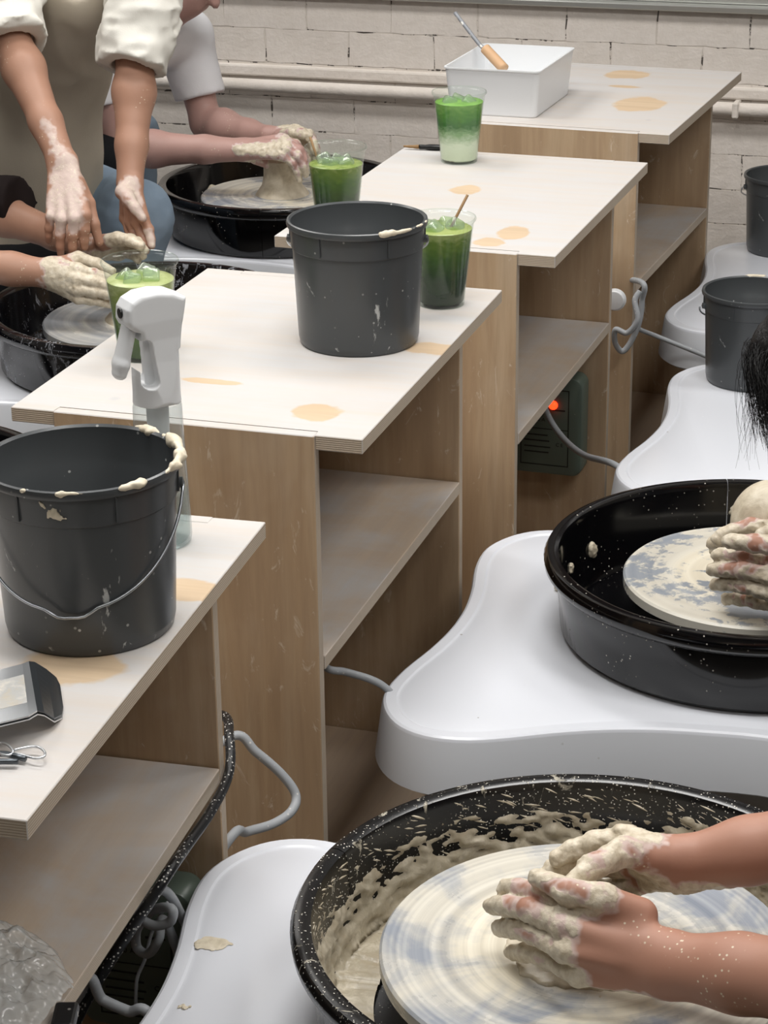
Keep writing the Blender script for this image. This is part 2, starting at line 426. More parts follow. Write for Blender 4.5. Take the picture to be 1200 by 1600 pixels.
def paint_wall(name, c1='#cfc7be', c2='#dcd5ce', cracks=False):
    t = NT(name); n = t.noise(t.mapping((1, 1, 1), src='Object'), 9, 5, .65, .3); n2 = t.noise(t.mapping((1, 1, 1)), 60, 4, .6)
    c = t.ramp(n, [(.3, lin(c1)), (.7, lin(c2))])
    if cracks:
        k = t.noise(t.mapping((1, 1, 1), (3, 3, 3)), 16, 5, .7, .5); c = t.mix(t.ramp(k, [(.53, 0.0), (.57, .9)]), c, lin('#332c27'))
    t.bump(t.math('ADD', n2, t.math('MULTIPLY', n, 2.0)), .5, .004)
    return t.set(c, .7, spec=.25)
MT['wall'] = paint_wall('painted_brick'); MT['mortar'] = paint_wall('painted_mortar', '#c6beb5', '#d2cbc3', True)
MT['wall_plain'] = paint_wall('painted_plaster', '#8f8a84', '#9a958f')
MT['ceiling'] = plain('ceiling_paint', '#a8a6a2', .8)
def floor_mat():
    t = NT('concrete_floor'); n = t.noise(t.mapping((1, 1, 1)), 3, 6, .6)
    return t.set(t.ramp(n, [(.3, lin('#6e6a66')), (.7, lin('#85807a'))]), .55)
MT['floor'] = floor_mat()
def emis(name, c, s):
    t = NT(name); t.set(lin(c), .5); t.bsdf.inputs['Emission Color'].default_value = lin(c); t.bsdf.inputs['Emission Strength'].default_value = s
    return t.m
MT['diffuser'] = emis('lamp_diffuser', '#fffaf2', 2.5)
def clear(name, tint='#ffffff', rough=.05, body=.06, gloss=.18):
    """thin clear plastic: mostly see-through, a little body colour, fresnel gloss"""
    m = bpy.data.materials.new(name); m.use_nodes = True; t = m.node_tree; n = t.nodes
    for x in list(n): n.remove(x)
    out = n.new('ShaderNodeOutputMaterial'); tr = n.new('ShaderNodeBsdfTransparent'); gl = n.new('ShaderNodeBsdfGlossy'); df = n.new('ShaderNodeBsdfDiffuse')
    tr.inputs[0].default_value = lin(tint); gl.inputs['Roughness'].default_value = rough; df.inputs[0].default_value = lin('#e8ecec')
    lw = n.new('ShaderNodeLayerWeight'); lw.inputs['Blend'].default_value = .5
    pw = n.new('ShaderNodeMath'); pw.operation = 'POWER'; pw.inputs[1].default_value = 3.0; t.links.new(lw.outputs['Facing'], pw.inputs[0])
    ad = n.new('ShaderNodeMath'); ad.operation = 'MULTIPLY_ADD'; ad.inputs[1].default_value = gloss*1.6; ad.inputs[2].default_value = .03; t.links.new(pw.outputs[0], ad.inputs[0])
    m1 = n.new('ShaderNodeMixShader'); m1.inputs[0].default_value = body; t.links.new(tr.outputs[0], m1.inputs[1]); t.links.new(df.outputs[0], m1.inputs[2])
    m2 = n.new('ShaderNodeMixShader'); t.links.new(ad.outputs[0], m2.inputs[0]); t.links.new(m1.outputs[0], m2.inputs[1]); t.links.new(gl.outputs[0], m2.inputs[2])
    t.links.new(m2.outputs[0], out.inputs[0]); return m
MT['cup'] = clear('clear_cup_plastic', '#f6faf7', .08, .035, .2)
MT['bottle'] = clear('clear_bottle_plastic', '#eef2f2', .06, .14, .3)
MT['water'] = clear('water', '#e6eeee', .02, .04, .3)
MT['bag'] = clear('crinkled_clear_film', '#f8f6f2', .14, .40, .5)
def liquid(name, stops, rough=.25):
    t = NT(name); sx = t.n.new('ShaderNodeSeparateXYZ'); t.link(t.tc.outputs['Object'], sx.inputs[0])
    n = t.noise(t.mapping((1, 1, 2.2)), 60, 4, .6, .8)
    z = t.math('ADD', t.math('DIVIDE', sx.outputs[2], .12), t.math('MULTIPLY', t.math('SUBTRACT', n, .5), .30))
    return t.set(t.ramp(z, stops), rough, spec=.4)
MT['matcha'] = liquid('iced_matcha', [(.0, lin('#0b2006')), (.40, lin('#18380a')), (.66, lin('#3c600f')), (.84, lin('#647f22')), (.96, lin('#a0ab66'))])
MT['matcha_light'] = liquid('light_matcha', [(.0, lin('#1f3d0c')), (.5, lin('#55721c')), (.76, lin('#82913c')), (.95, lin('#b4bb80'))])
MT['latte'] = liquid('layered_matcha_latte', [(.0, lin('#5a4630')), (.04, lin('#d5dcc2')), (.3, lin('#dfe6cf')), (.5, lin('#87a876')), (.62, lin('#2f6a22')), (.8, lin('#4f8a2a')), (1.0, lin('#7fae52'))])
MT['foam'] = plain('matcha_foam', '#a9c46c', .5)
MT['ice'] = clear('ice', '#dcecc8', .05, .18, .4)

# ---------------------------------------------------------------- the room
X0, X1, Y0, Y1 = -4.6, 3.2, -2.6, 5.62
struct(link('floor', box('floor', (X0, Y0, -.1), (X1, Y1+.2, 0)), MT['floor']))
struct(link('ceiling', box('ceiling', (X0, Y0, CEIL), (X1, Y1+.2, CEIL+.1)), MT['ceiling']))
struct(link('wall_left', box('wall_left', (X0-.1, Y0, 0), (X0, Y1+.2, CEIL)), MT['wall_plain']))
struct(link('wall_right', box('wall_right', (X1, Y0, 0), (X1+.1, Y1+.2, CEIL)), MT['wall_plain']))
struct(link('wall_front', box('wall_front', (X0, Y0-.1, 0), (X1, Y0, CEIL)), MT['wall_plain']))
# back wall: mortar bed with painted bricks standing slightly proud of it; a window opening above the sill
SILL = .905
wb = bmesh.new()
def add_box(bm, lo, hi):
    r = bmesh.ops.create_cube(bm, size=1)
    for v in r['verts']: v.co = Vector([lo[i]+(v.co[i]+.5)*(hi[i]-lo[i]) for i in range(3)])
add_box(wb, (X0, Y1, 0), (X1, Y1+.2, SILL)); add_box(wb, (X0, Y1, 2.3), (X1, Y1+.2, CEIL))
add_box(wb, (X0, Y1, SILL), (-2.9, Y1+.2, 2.3)); add_box(wb, (1.6, Y1, SILL), (X1, Y1+.2, 2.3))
wall = struct(link('wall_back', bm_mesh(wb, 'wall_back'), MT['mortar']))
BL, BH, BG = .236, .0905, .0034
variants = []
for k in range(6):
    V, F = [], []
    rr = random.Random(k); nx, nz = 6, 3
    lx, lz = (BL-BG)/2, (BH-BG)/2
    for j in range(nz+1):
        for i in range(nx+1):
            x = -lx+2*lx*i/nx+rr.uniform(-.0025, .0025); z = -lz+2*lz*j/nz+rr.uniform(-.0022, .0022)
            e = i in (0, nx) or j in (0, nz)
            V.append((x, -.0012 if e else -.0019+rr.uniform(-.0009, .0009), z))
    for j in range(nz):
        for i in range(nx): a = j*(nx+1)+i; F.append((a, a+1, a+nx+2, a+nx+1))
    n0 = len(V); ring = [i for i in range(nx+1)]+[j*(nx+1)+nx for j in range(1, nz+1)]+[nz*(nx+1)+i for i in range(nx-1, -1, -1)]+[j*(nx+1) for j in range(nz-1, 0, -1)]
    for q in ring: V.append((V[q][0], .006, V[q][2]))
    for i in range(len(ring)): F.append((ring[(i+1) % len(ring)], ring[i], n0+i, n0+(i+1) % len(ring)))
    m = me('brick', V, F, True); m.set_sharp_from_angle(angle=math.radians(30)); m.materials.append(MT['wall']); variants.append(m)
row = 0; z = SILL-BH/2-.012
while z > .02:
    x = -3.3+(BL/2 if row % 2 else 0)+random.uniform(-.02, .02)
    while x < .55:
        b = link('brick', variants[random.randrange(6)], None, wall, (x, Y1, z), (0, random.uniform(-.006, .006), 0))
        b.scale = (1, 1+random.uniform(-.3, .3), 1); x += BL
    row += 1; z -= BH
# window over the sill
win = bpy.data.objects.new('window_1', None); C.objects.link(win); struct(win)
link('window_sill', box('window_sill', (-2.9, Y1-.03, SILL-.012), (1.6, Y1+.2, SILL+.004), .003), MT['alu'], win)
for (a, b) in ((-2.9, -1.42), (-1.40, .1), (.12, 1.6)):
    link('window_rail', box('window_rail', (a, Y1+.01, SILL+.004), (b, Y1+.06, SILL+.036), .004, 2), MT['alu'], win)
    link('window_rail', box('window_rail', (a, Y1+.01, 2.26), (b, Y1+.06, 2.3), .004, 2), MT['alu'], win)
    for x in (a, b-.04): link('window_stile', box('window_stile', (x, Y1+.01, SILL+.036), (x+.04, Y1+.06, 2.26), .004, 2), MT['alu'], win)
    link('window_pane', box('window_pane', (a+.04, Y1+.03, SILL+.036), (b-.04, Y1+.04, 2.26)), MT['dark_glass'], win)
# painted heating pipe along the brick wall, on a plaster ledge
pp = thing('wall_pipe', 'horizontal white painted pipe running along the brick wall', 'pipe', (-1.6, Y1-.035, .655))
link('pipe', tube('pipe', [(-1.7, 0, .003), (0, 0, 0), (1.7, 0, .003)], .017, 16, 6), MT['wall'], pp)
for x in (-1.25, .75): link('pipe_clip', box('pipe_clip', (x-.008, -.02, -.02), (x+.008, .036, .02), .003), MT['wall'], pp)
struct(link('trim_1', box('trim_1', (-3.4, Y1-.012, .674), (.6, Y1+.01, .706), .006, 2), MT['wall']))

# ceiling lamps
for i, (x, y, pw) in enumerate(LAMPS):
    names = ['above the nearest cabinet', 'above the second and third cabinets', 'above the front left floor', 'above the left row of wheels', 'above the nearest right wheel', 'above the far right wheels', 'behind the camera over the cabinet row', 'by the far left corner', 'behind the camera on the right']
    t = thing('ceiling_lamp', 'square edged white LED ceiling panel '+names[i], 'lamp', (x, y, CEIL-.03), 0, 'LED ceiling panels')
    link('lamp_housing', box('lamp_housing', (-.6, -.3, 0), (.6, .3, .03), .004), MT['white_plastic'], t)
    link('lamp_diffuser', box('lamp_diffuser', (-.58, -.28, -.008), (.58, .28, -.001)), MT['diffuser'], t)
    lo = bpy.data.objects.new('panel_light', lamp_light(x, y, pw)); C.objects.link(lo); lo.parent = t; lo.location = (0, 0, -.02)

# ---------------------------------------------------------------- plywood cabinets (table tops at 0.85 m)
TOP, W, D, TH = .85, .486, .704, .019
def cabinet(x, y, rz, label, spots, shelf_z, seed):
    """origin: near right corner of the table top, on the floor"""
    t = thing('plywood_cabinet', label, 'cabinet', (x, y, 0), rz, 'plywood work cabinets in a row')
    xl, xr = -.424, -.063
    out = [(-W, 0), (xl, 0), (xl, TH), (xr, TH), (xr, .003), (0, .003), (0, D), (xr, D), (xr, D-TH), (xl, D-TH), (xl, D), (-W, D)]
    bm = bmesh.new(); lo = [bm.verts.new((a, b, TOP-TH-.001)) for a, b in out]; hi = [bm.verts.new((a, b, TOP)) for a, b in out]
    bm.faces.new(hi); bm.faces.new(lo[::-1])
    for i in range(len(out)):
        f = bm.faces.new((lo[i], lo[(i+1) % len(out)], hi[(i+1) % len(out)], hi[i])); f.material_index = 1
    bmesh.ops.bevel(bm, geom=[e for e in bm.edges], offset=.0009, segments=1, affect='EDGES')
    sp = [(a, b, c, d) for a, b, c, d in spots]
    link('table_top', bm_mesh(bm, 'table_top'), [birch('whitened_birch_top', 'x', .45, .93, sp, seed=seed), MT['edge_z']], t)
    pm = [birch('birch_side', 'z', .1, .12, (), (.4, .8), 2.0, seed+1), MT['edge_y'], t.children[0].data.materials[0]]
    for y0 in (-.002, D-TH+.002):
        pmesh = box('side_panel', (xl, y0, 0), (xr, y0+TH, TOP), .0012, 1, 1, 1)
        for f in pmesh.polygons:
            if f.normal.z > .6: f.material_index = 2          # the upper edge is whitened like the top
        link('side_panel', pmesh, pm, t)
    link('shelf', box('shelf', (xl+.012, TH, shelf_z-.02), (xr+.001, D-TH, shelf_z), .001, 1, 1, 2), [birch('whitened_birch_shelf', 'y', .3, .85, (), (.40, .62), 0, seed+2, .42), MT['edge_z']], t)
    link('bottom_board', box('bottom_board', (xl+.012, TH, .05), (xr-.004, D-TH, .068), .001, 1, 1, 2), [birch('birch_bottom', 'y', .1, .3, (), (.3, .7), 0, seed+3), MT['edge_z']], t)
    link('kick_board', box('kick_board', (xr-.03, TH, 0), (xr-.012, D-TH, .05), .001), [birch('birch_kick', 'y', .1, .1, (), (.3, .7), 0, seed+4)], t)
    link('back_panel', box('back_panel', (xl, TH, 0), (xl+.012, D-TH, TOP-TH-.002), .0008, 1, 1, 0), [birch('birch_back', 'z', .1, .1, (), (.3, .7), 0, seed+5), MT['edge_x']], t)
    return t
R = math.radians
# bare-wood spots: (x, y, rx, ry) in the cabinet's own frame
cabinet(-.808, 1.494, R(3.41), 'nearest plywood cabinet, with the steel scoop and loop tools on its whitened top', [(-.075, .30, .055, .048), (-.03, .5, .05, .03)], .534, 3.0)
cabinet(-.829, 2.486, R(.26), 'second plywood cabinet from the front, its top carrying a grey bucket and two green drinks', [(-.09, .085, .035, .035), (-.02, .39, .05, .03), (-.27, .17, .05, .012)], .534, 11.0)
cabinet(-.799, 3.398, R(-.99), 'third plywood cabinet from the front, its top carrying two drinks and no bucket', [(-.105, .135, .03, .05), (-.13, .06, .03, .03), (-.27, .4, .03, .04)], .534, 23.0)
cabinet(-.794, 4.351, R(-2.68), 'farthest plywood cabinet, standing by the brick wall under a white bin', [(-.13, .28, .055, .085), (-.24, .6, .05, .06), (-.21, .46, .04, .015)], .534, 37.0)

# ---------------------------------------------------------------- pottery wheels
DECK = .42
quad = [(0, .255), (.08, .263), (.145, .274), (.209, .293), (.271, .321), (.323, .350), (.372, .372), (.42, .378), (.461, .367), (.492, .341), (.515, .301), (.524, .256), (.519, .192), (.503, .115), (.494, .05), (.492, 0)]
q = [(x, y) for x, y in quad]
ring = [(-x, -y) for x, y in q]+[(-x, y) for x, y in q[::-1][1:]]+[(x, y) for x, y in q[1:]]+[(x, -y) for x, y in q[::-1][1:-1]]
ring = ring[::-1]
rs = catmull([(x, y, 0) for x, y in ring+ring[:1]], 3)[:-1]
if sum(rs[i].x*rs[(i+1) % len(rs)].y-rs[(i+1) % len(rs)].x*rs[i].y for i in range(len(rs))) < 0: rs = rs[::-1]
def offset(off, z):
    n = len(rs); out = []
    for i in range(n):
        t = (rs[(i+1) % n]-rs[i-1]).normalized(); out.append((rs[i].x+t.y*off, rs[i].y-t.x*off, z))
    return out
deck_mesh = loft('deck', [offset(-.03, DECK-.088), offset(.006, DECK-.088), offset(.013, DECK-.083), offset(.0025, DECK-.006), offset(.0005, DECK-.0022), offset(-.003, DECK), offset(-.017, DECK), offset(-.020, DECK-.0016), offset(-.024, DECK-.0016), offset(-.027, DECK-.0004)], True)
deck_mesh.materials.append(MT['deck']); deck_mesh.materials.append(MT['skirt_shaded'])
nn = len(rs)
for i, p in enumerate(deck_mesh.polygons):
    p.material_index = 1 if (p.center.z < DECK-.008) else 0
    if len(p.vertices) > 8: p.use_smooth = False
deck_mesh.set_sharp_from_angle(angle=math.radians(24))
leg_mesh = box('leg', (-.02, -.02, 0), (.02, .02, DECK-.088), .003)
leg_mesh.materials.append(MT['dark_steel'])
motor_mesh = box('motor_housing', (-.21, -.2, .07), (.25, .2, DECK-.089), .012, 2); motor_mesh.materials.append(MT['grey_panel'])
def pan_profile(k=1.0, dz=0.0):
    return [(.03, .0015), (.262*k, .0015), (.272*k, .004), (.279*k, .012), (.286*k, .096+dz), (.297*k, .099+dz), (.3035*k, .107+dz), (.3045*k, .117+dz), (.300*k, .1255+dz), (.291*k, .127+dz), (.283*k, .1245+dz), (.280*k, .116+dz), (.274*k, .022), (.266*k, .0115), (.03, .0085), (.03, .0015)]
PANS = {}
def pan_meshes(key, k, mat, dz=0.0):
    out = []
    for a in (0, PI):
        m = lathe('pan_half', pan_profile(k, dz), 48, a+.002, a+PI-.002); m.materials.append(mat); out.append(m)
    PANS[key] = out
pan_meshes('plain', 1.0, MT['pan']); pan_meshes('spattered', 1.02, MT['pan_messy'], .006); pan_meshes('slip', 1.03, MT['pan_slip'], .0)
def head_mesh(R, mat):
    m = lathe('wheel_head', [(0, 0), (R-.006, 0), (R, .003), (R, .016), (R-.003, .019), (0, .0195)], 96); m.materials.append(mat)
    return m
hub_mesh = lathe('wheel_shaft', [(0, 0), (.028, 0), (.028, .052), (0, .052)], 24); hub_mesh.materials.append(MT['dark_steel'])
def wheel(cx, cy, rz, px, py, label, pan='plain', head=None, R=.185, hz=.072, seam=100, flip=0):
    t = thing('pottery_wheel', label, 'pottery wheel', (cx, cy, 0), rz+flip, 'electric pottery wheels')
    link('deck', deck_mesh, None, t)
    for x in (-.36, .36):
        for y in (-.25, .25): link('leg', leg_mesh, None, t, (x, y, 0))
    link('motor_housing', motor_mesh, None, t)
    M = Matrix.Rotation(-(rz+flip), 3, 'Z'); l = M @ Vector((px-cx, py-cy, 0)); l.z = DECK-.0005
    if pan:
        for m in PANS[pan]: link('pan_half', m, None, t, l, (0, 0, R_(seam)-rz-flip))
    link('wheel_shaft', hub_mesh, None, t, (l.x, l.y, DECK+.012))
    link('wheel_head', head_mesh(R, head), None, t, (l.x, l.y, DECK+hz))
    return t
R_ = math.radians
HEADZ = DECK+.072+.0195
w1 = wheel(-.376, 1.88, R(3.0), -.412, 1.955, 'nearest white pottery wheel, its black pan thickly spattered with clay', 'spattered', MT['head_slip'], .218, .072, 170)
w2 = wheel(-.33, 2.914, 0, -.398, 2.985, 'white pottery wheel with glossy black pan and clay dome, beside the second cabinet', 'plain', MT['head_scraped'], .188, .072, 107)
w3 = wheel(-.205, 3.868, 0, -.10, 3.93, 'white pottery wheel on the right carrying a grey bucket, beside the third cabinet', 'plain', MT['head_grey'], .185)
w4 = wheel(-.300, 4.82, 0, -.20, 4.86, 'farthest white pottery wheel on the right, by the brick wall', 'plain', MT['head_grey'], .185)
w5 = wheel(-1.815, 3.90, 0, -1.775, 3.94, 'left pottery wheel with slip-streaked black pan being worked by two people', 'slip', MT['head_grey'], .2, flip=PI)
w6 = wheel(-1.85, 4.97, 0, -1.863, 5.005, 'far left pottery wheel with black pan where the person in jeans throws a pot', 'plain', MT['head_slip'], .2, flip=PI)
w7 = wheel(-1.83, 2.86, 0, -1.80, 2.90, 'left pottery wheel with glossy black pan, only its rim showing at the left edge', 'plain', MT['head_grey'], .19, flip=PI)

A3 = lambda p: np.asarray(p, np.float32)
# clay spatter on the nearest pan: short thrown strokes and droplets on the inner wall (uncountable)
rr = random.Random(5); bm = bmesh.new()
ico = bmesh.new(); bmesh.ops.create_icosphere(ico, subdivisions=1, radius=1); iv = [v.co.copy() for v in ico.verts]; jf = [[v.index for v in f.verts] for f in ico.faces]; ico.free()
def splat(bm, p, ax, nrm, L, w_, h):
    ax = ax.normalized(); nrm = nrm.normalized(); sd = nrm.cross(ax)
    vs = [bm.verts.new(p+ax*v.x*L*(1+.3*v.y)+sd*v.y*w_*(1+.3*v.x)+nrm*v.z*h) for v in iv]
    for f in jf: bm.faces.new([vs[i] for i in f])
for i in range(4200):
    a = rr.uniform(0, 2*PI); u = rr.random()**1.5; z = .014+.108*u
    r = (.2745+.006*u)*1.02; n = Vector((-math.cos(a), -math.sin(a), .05)); tg = Vector((-math.sin(a), math.cos(a), 0))
    ax = tg*rr.choice((1, .9, .8))+Vector((0, 0, 1))*rr.uniform(.05, .6)
    s = rr.random()**4
    splat(bm, Vector((r*math.cos(a), r*math.sin(a), z)), ax, n, .0018+.015*s, .0006+.0010*s, .0006+.0008*s)
sp = link('clay_spatter', bm_mesh(bm, 'clay_spatter', True), MT['clay'], w1, Matrix.Rotation(-R(3.0), 3, 'Z') @ Vector((-.412+.376, 1.955-1.88, 0))+Vector((0, 0, DECK)))
sp['kind'] = 'stuff'
# continuous skin of slip, thick low on the wall and ragged towards the rim
NA, NZ = 620, 34; th_ = np.linspace(0, 2*PI, NA, endpoint=False); sv = np.linspace(0, 1, NZ)
TT, SS = np.meshgrid(th_, sv, indexing='ij'); TT = TT.ravel(); SS = SS.ravel()
prof_r = np.interp(SS, [0, .28, .34, 1], [.225, .2725, .2797, .2857]); prof_z = np.interp(SS, [0, .28, .34, 1], [.0108, .0118, .024, .112])
NP = np.stack([np.cos(TT)*.28, np.sin(TT)*.28, prof_z*1.0], 1).astype(np.float32)
ns = fbm(NP*A3((1, 1, 2.6))+2, 30)*.65+fbm(NP*A3((1, 1, 3.2))+8, 85)*.35
lim = np.interp(SS, [0, .3, .5, .7, .9, 1], [.22, .25, .34, .47, .59, .85])
hgt = np.clip((ns-lim)*.030, -.004, .006)
PR = prof_r-np.where(SS > .3, hgt, 0)-.0002; PZ = prof_z+np.where(SS <= .3, hgt, 0)+.0004
V = np.stack([PR*np.cos(TT), PR*np.sin(TT), PZ], 1); ok = hgt > -9
F = []
for i in range(NA):
    j = (i+1) % NA
    for k in range(NZ-1):
        f4 = (i*NZ+k, i*NZ+k+1, j*NZ+k+1, j*NZ+k)
        if ok[f4[0]] and ok[f4[1]] and ok[f4[2]] and ok[f4[3]]: F.append(f4)
sc_ = link('slip_coat', me('slip_coat', V.tolist(), F, True), clay_mat('grey_slip', '#b0a691', .3), w1, sp.location); sc_['kind'] = 'stuff'
# a few flung lumps of clay in and beside the second wheel's pan
def lump(name, p, r, sq, label, seed, cat='clay', mat='clay_smear', nrm=(0, 0, 1), amp=.45):
    g = lambda P: ell_d(P, (0, 0, 0), (r, r*.8, r*sq))-r*amp*(fbm(P+seed, 1.6/r)-.5)
    V, Q = nets(g, (-r*1.6,)*3, (r*1.6,)*3, r/(7 if sq > .15 else 22))
    o = link(name, np_mesh(name, V, Q), MT[mat], None, p); q_ = Vector((0, 0, 1)).rotation_difference(Vector(nrm)); o.rotation_euler = q_.to_euler()
    return tag(o, label, cat)
def panpt(cx, cy, ang, z, r=.2755): return (cx+r*math.cos(R(ang)), cy+r*math.sin(R(ang)), DECK+z), (-math.cos(R(ang)), -math.sin(R(ang)), .1)
p, n = panpt(-.398, 2.985, 103, .078, .277); lump('clay_lump', p, .015, .5, 'clay lump stuck high on the inner wall of the glossy black pan', 1, nrm=n)
p, n = panpt(-.398, 2.985, 160, .062, .276); lump('clay_lump', p, .013, .5, 'clay lump stuck on the left inner wall of the glossy black pan', 2, nrm=n)
p, n = panpt(-.398, 2.985, 176, .06, .276); lump('clay_lump', p, .009, .5, 'small clay crumb at the far left inside the glossy black pan', 3, nrm=n)
lump('clay_lump', (-0.7011, 3.0515, 0.4250), .009, .6, 'clay crumb lying on the white deck against the outside of the black pan', 4)
lump('clay_stain', (-0.8493, 1.9809, 0.4205), .019, .05, 'dried beige clay stain on the deck of the nearest wheel', 31, amp=.07)
lump('clay_stain', (-0.8318, 1.8570, 0.4205), .006, .2, 'small pinkish clay crumb near the front of the nearest wheel deck', 32)
# drips of slip in the far left pan
for k, (ang, z, s) in enumerate(((196, .05, .016), (215, .06, .013), (150, .05, .02), (176, .045, .012))):
    p, n = panpt(-1.863, 5.005, ang, z, .274); lump('clay_lump', p, s, .6, ['pale clay clot on the left inner wall of the far left pan', 'pale clay clot nearest the viewer inside the far left pan', 'widest clay clot at the back of the far left pan', 'small clay clot at the far left end inside the far left pan'][k], 10+k, nrm=n)

# ---------------------------------------------------------------- clay on the wheel heads
def clay_form(name, label, loc, f, lo, hi, h=.003, mat='clay'):
    V, Q = nets(f, lo, hi, h); o = link(name, np_mesh(name, V, Q), MT[mat], None, loc); return tag(o, label, 'clay')
clay_form('clay_mound', 'low mound of wet clay under the hands on the nearest wheel', (-.412, 1.955, HEADZ),
    lambda P: smin(ell_d(P, (0, 0, .018), (.062, .06, .05)), ell_d(P, (0, 0, 0), (.085, .085, .008)), .012)-.003*(fbm(P, 60)-.5), (-.1, -.1, -.004), (.1, .1, .085))
clay_form('clay_ball', 'dome of clay between the hands on the second right-hand wheel', (-.398+.02, 2.985, HEADZ),
    lambda P: smin(ell_d(P, (0, 0, .085), (.055, .055, .06)), cap_d(P, (0, 0, 0), (0, 0, .06), .062, .05), .02)-.004*(fbm(P, 40)-.5), (-.09, -.09, -.004), (.09, .09, .165))
pot = lathe('clay_pot', [(0, 0), (.066, 0), (.062, .006), (.05, .022), (.045, .045), (.044, .075), (.045, .085), (.038, .092), (.03, .092), (.028, .03), (0, .028)], 64)
tag(link('clay_pot', pot, MT['clay'], None, (-1.863, 5.005, HEADZ)), 'waisted clay cylinder being thrown on the far left wheel', 'clay')
pot = lathe('clay_pot', [(0, 0), (.075, 0), (.07, .006), (.055, .02), (.05, .05), (.048, .085), (.04, .09), (.03, .088), (0, .03)], 64)
tag(link('clay_pot', pot, MT['clay'], None, (-1.775, 3.94, HEADZ)), 'clay cylinder between the grey clay-coated hands behind the light green drink', 'clay')

# ---------------------------------------------------------------- buckets
def bail_pts(u_ang, v_ang, drop, zl=.152, Rb=.103, kink=True):
    pts = []; u = Vector((math.cos(R(u_ang)), math.sin(R(u_ang)), 0)); v = Vector((math.cos(R(v_ang)), math.sin(R(v_ang)), 0))
    for i in range(0, 25):
        a = PI*i/24; z = zl-drop*math.sin(a)**.85; rad = Rb-.012*math.sin(a)*(drop/.1)
        k = -.006 if kink and 10 < i < 14 else 0
        pts.append(u*math.cos(a)*(Rb-.002)+v*math.sin(a)*(rad+.003)+Vector((0, 0, z+k)))
    return pts
def islands(V, Q, least=40):
    lab = np.arange(len(V))
    while True:
        mn = lab[Q].min(1); new = lab.copy(); np.minimum.at(new, Q.ravel(), np.repeat(mn, 4)); new = new[new]
        if (new == lab).all(): break
        lab = new
    out = []
    for l in np.unique(lab):
        m = lab == l
        if m.sum() < least: continue
        ids = -np.ones(len(V), int); ids[m] = np.arange(m.sum()); out.append((V[m], ids[Q[m[Q[:, 0]]]]))
    return out
def bucket(loc, label, bail, s=1.0, rim=None, seed=0, extra=None):
    t = thing('bucket', label, 'bucket', loc, 0, 'grey plastic buckets')
    prof = [(0, 0), (.083, 0), (.0855, .0025), (.0875, .012), (.0935, .142), (.0952, .1435), (.0968, .172), (.1005, .1735), (.1015, .177), (.1005, .1815), (.098, .1825), (.0952, .180), (.0938, .145), (.0915, .142), (.0855, .010), (.08, .006), (0, .006)]
    link('bucket_body', lathe('bucket_body', [(r*s, z*s) for r, z in prof], 80), MT['bucket'], t)
    for k in range(6):
        a = R(k*60+15); m = box('collar_rib', (-.0012*s, -.0012*s, .146*s), (.0014*s, .0012*s, .172*s))
        link('collar_rib', m, MT['bucket'], t, (.0965*s*math.cos(a), .0965*s*math.sin(a), 0), (0, 0, a))
    u = bail[0]
    for a in (u, u+180):
        link('bail_lug', lathe('bail_lug', [(0, 0), (.006, 0), (.006, .006), (0, .008)], 12), MT['bucket'], t, (.0945*s*math.cos(R(a)), .0945*s*math.sin(R(a)), .152*s), (0, PI/2, R(a)))
    link('bail_handle', tube('bail_handle', [p*s for p in bail_pts(*bail)], .0017, 8, 2), MT['bail'], t)
    if rim:
        for (a0, a1, rr_, lumpy) in rim:
            Rm, zm = .0998*s, .181*s
            def f(P, a0=R(a0), a1=R(a1)):
                ang = np.arctan2(P[:, 1], P[:, 0]); am = (a0+a1)/2; dl = (ang-am+PI) % (2*PI)-PI; dl = np.clip(dl, -(a1-a0)/2, (a1-a0)/2)+am
                q_ = np.stack([Rm*np.cos(dl), Rm*np.sin(dl), np.full(len(P), zm)], 1)
                n = fbm(P+seed, 55)
                pz = q_*.6; return np.linalg.norm(P-q_, axis=1)-rr_*np.clip(.15+lumpy*2.4*(n-.32)+1.3*(vnoise(q_+seed, 38)-.55), -.4, 1.25)
            V, Q = nets(f, (-.115*s, -.115*s, .16*s), (.115*s, .115*s, .205*s), .0016)
            for v_, q_ in islands(V, Q): link('clay_smear', np_mesh('clay_smear', v_, q_), MT['clay_smear'], t)
    if extra:
        for (a, z, rx, rz) in extra:
            Rr = (.0946+.0012)*s if z > .142 else (.0875+.006*z/.142)*s
            def f(P): 
                return np.maximum(ell_d(P, (0, 0, 0), (rx, .0035, rz))-.006*(fbm(P+seed, 90)-.5)*2, -P[:, 1]-.001)
            V, Q = nets(f, (-rx*1.5, -.008, -rz*1.5), (rx*1.5, .008, rz*1.5), .0012)
            link('clay_patch', np_mesh('clay_patch', V, Q), MT['clay_smear'], t, (Rr*math.cos(R(a)), Rr*math.sin(R(a)), z*s), (0, 0, R(a)-PI/2))
    return t
bucket((-.926, 1.888, .85), 'large near grey bucket with clay smeared on its rim and wire handle hanging in front', (20, -76, .098, .152, .103, True), 1.0, [(-98, 80, .0062, 1.0)], 2, [(-83, .158, .014, .009)])
bucket((-.964, 2.887, .85), 'grey bucket streaked white on the second cabinet beside a green drink', (14, 108, .05, .150, .103, False), .985, [(-52, 6, .0048, .9)], 5)
bucket((-.580, 4.155, .42), 'grey bucket standing on the white wheel deck, behind the black hair', (200, 100, .06, .150, .108, False), 1.0, [(88, 112, .004, .9)], 8)
bucket((-.655, 5.14, .42), 'farthest grey bucket on the right, heaped with clay, near the wall', (196, 110, .05, .150, .106, False), 1.0, [(60, 120, .006, 1.0), (-30, 10, .006, 1)], 12)
lump('clay_lump', (-.630, 5.16, .592), .05, .7, 'clay heaped inside the farthest right bucket', 20)

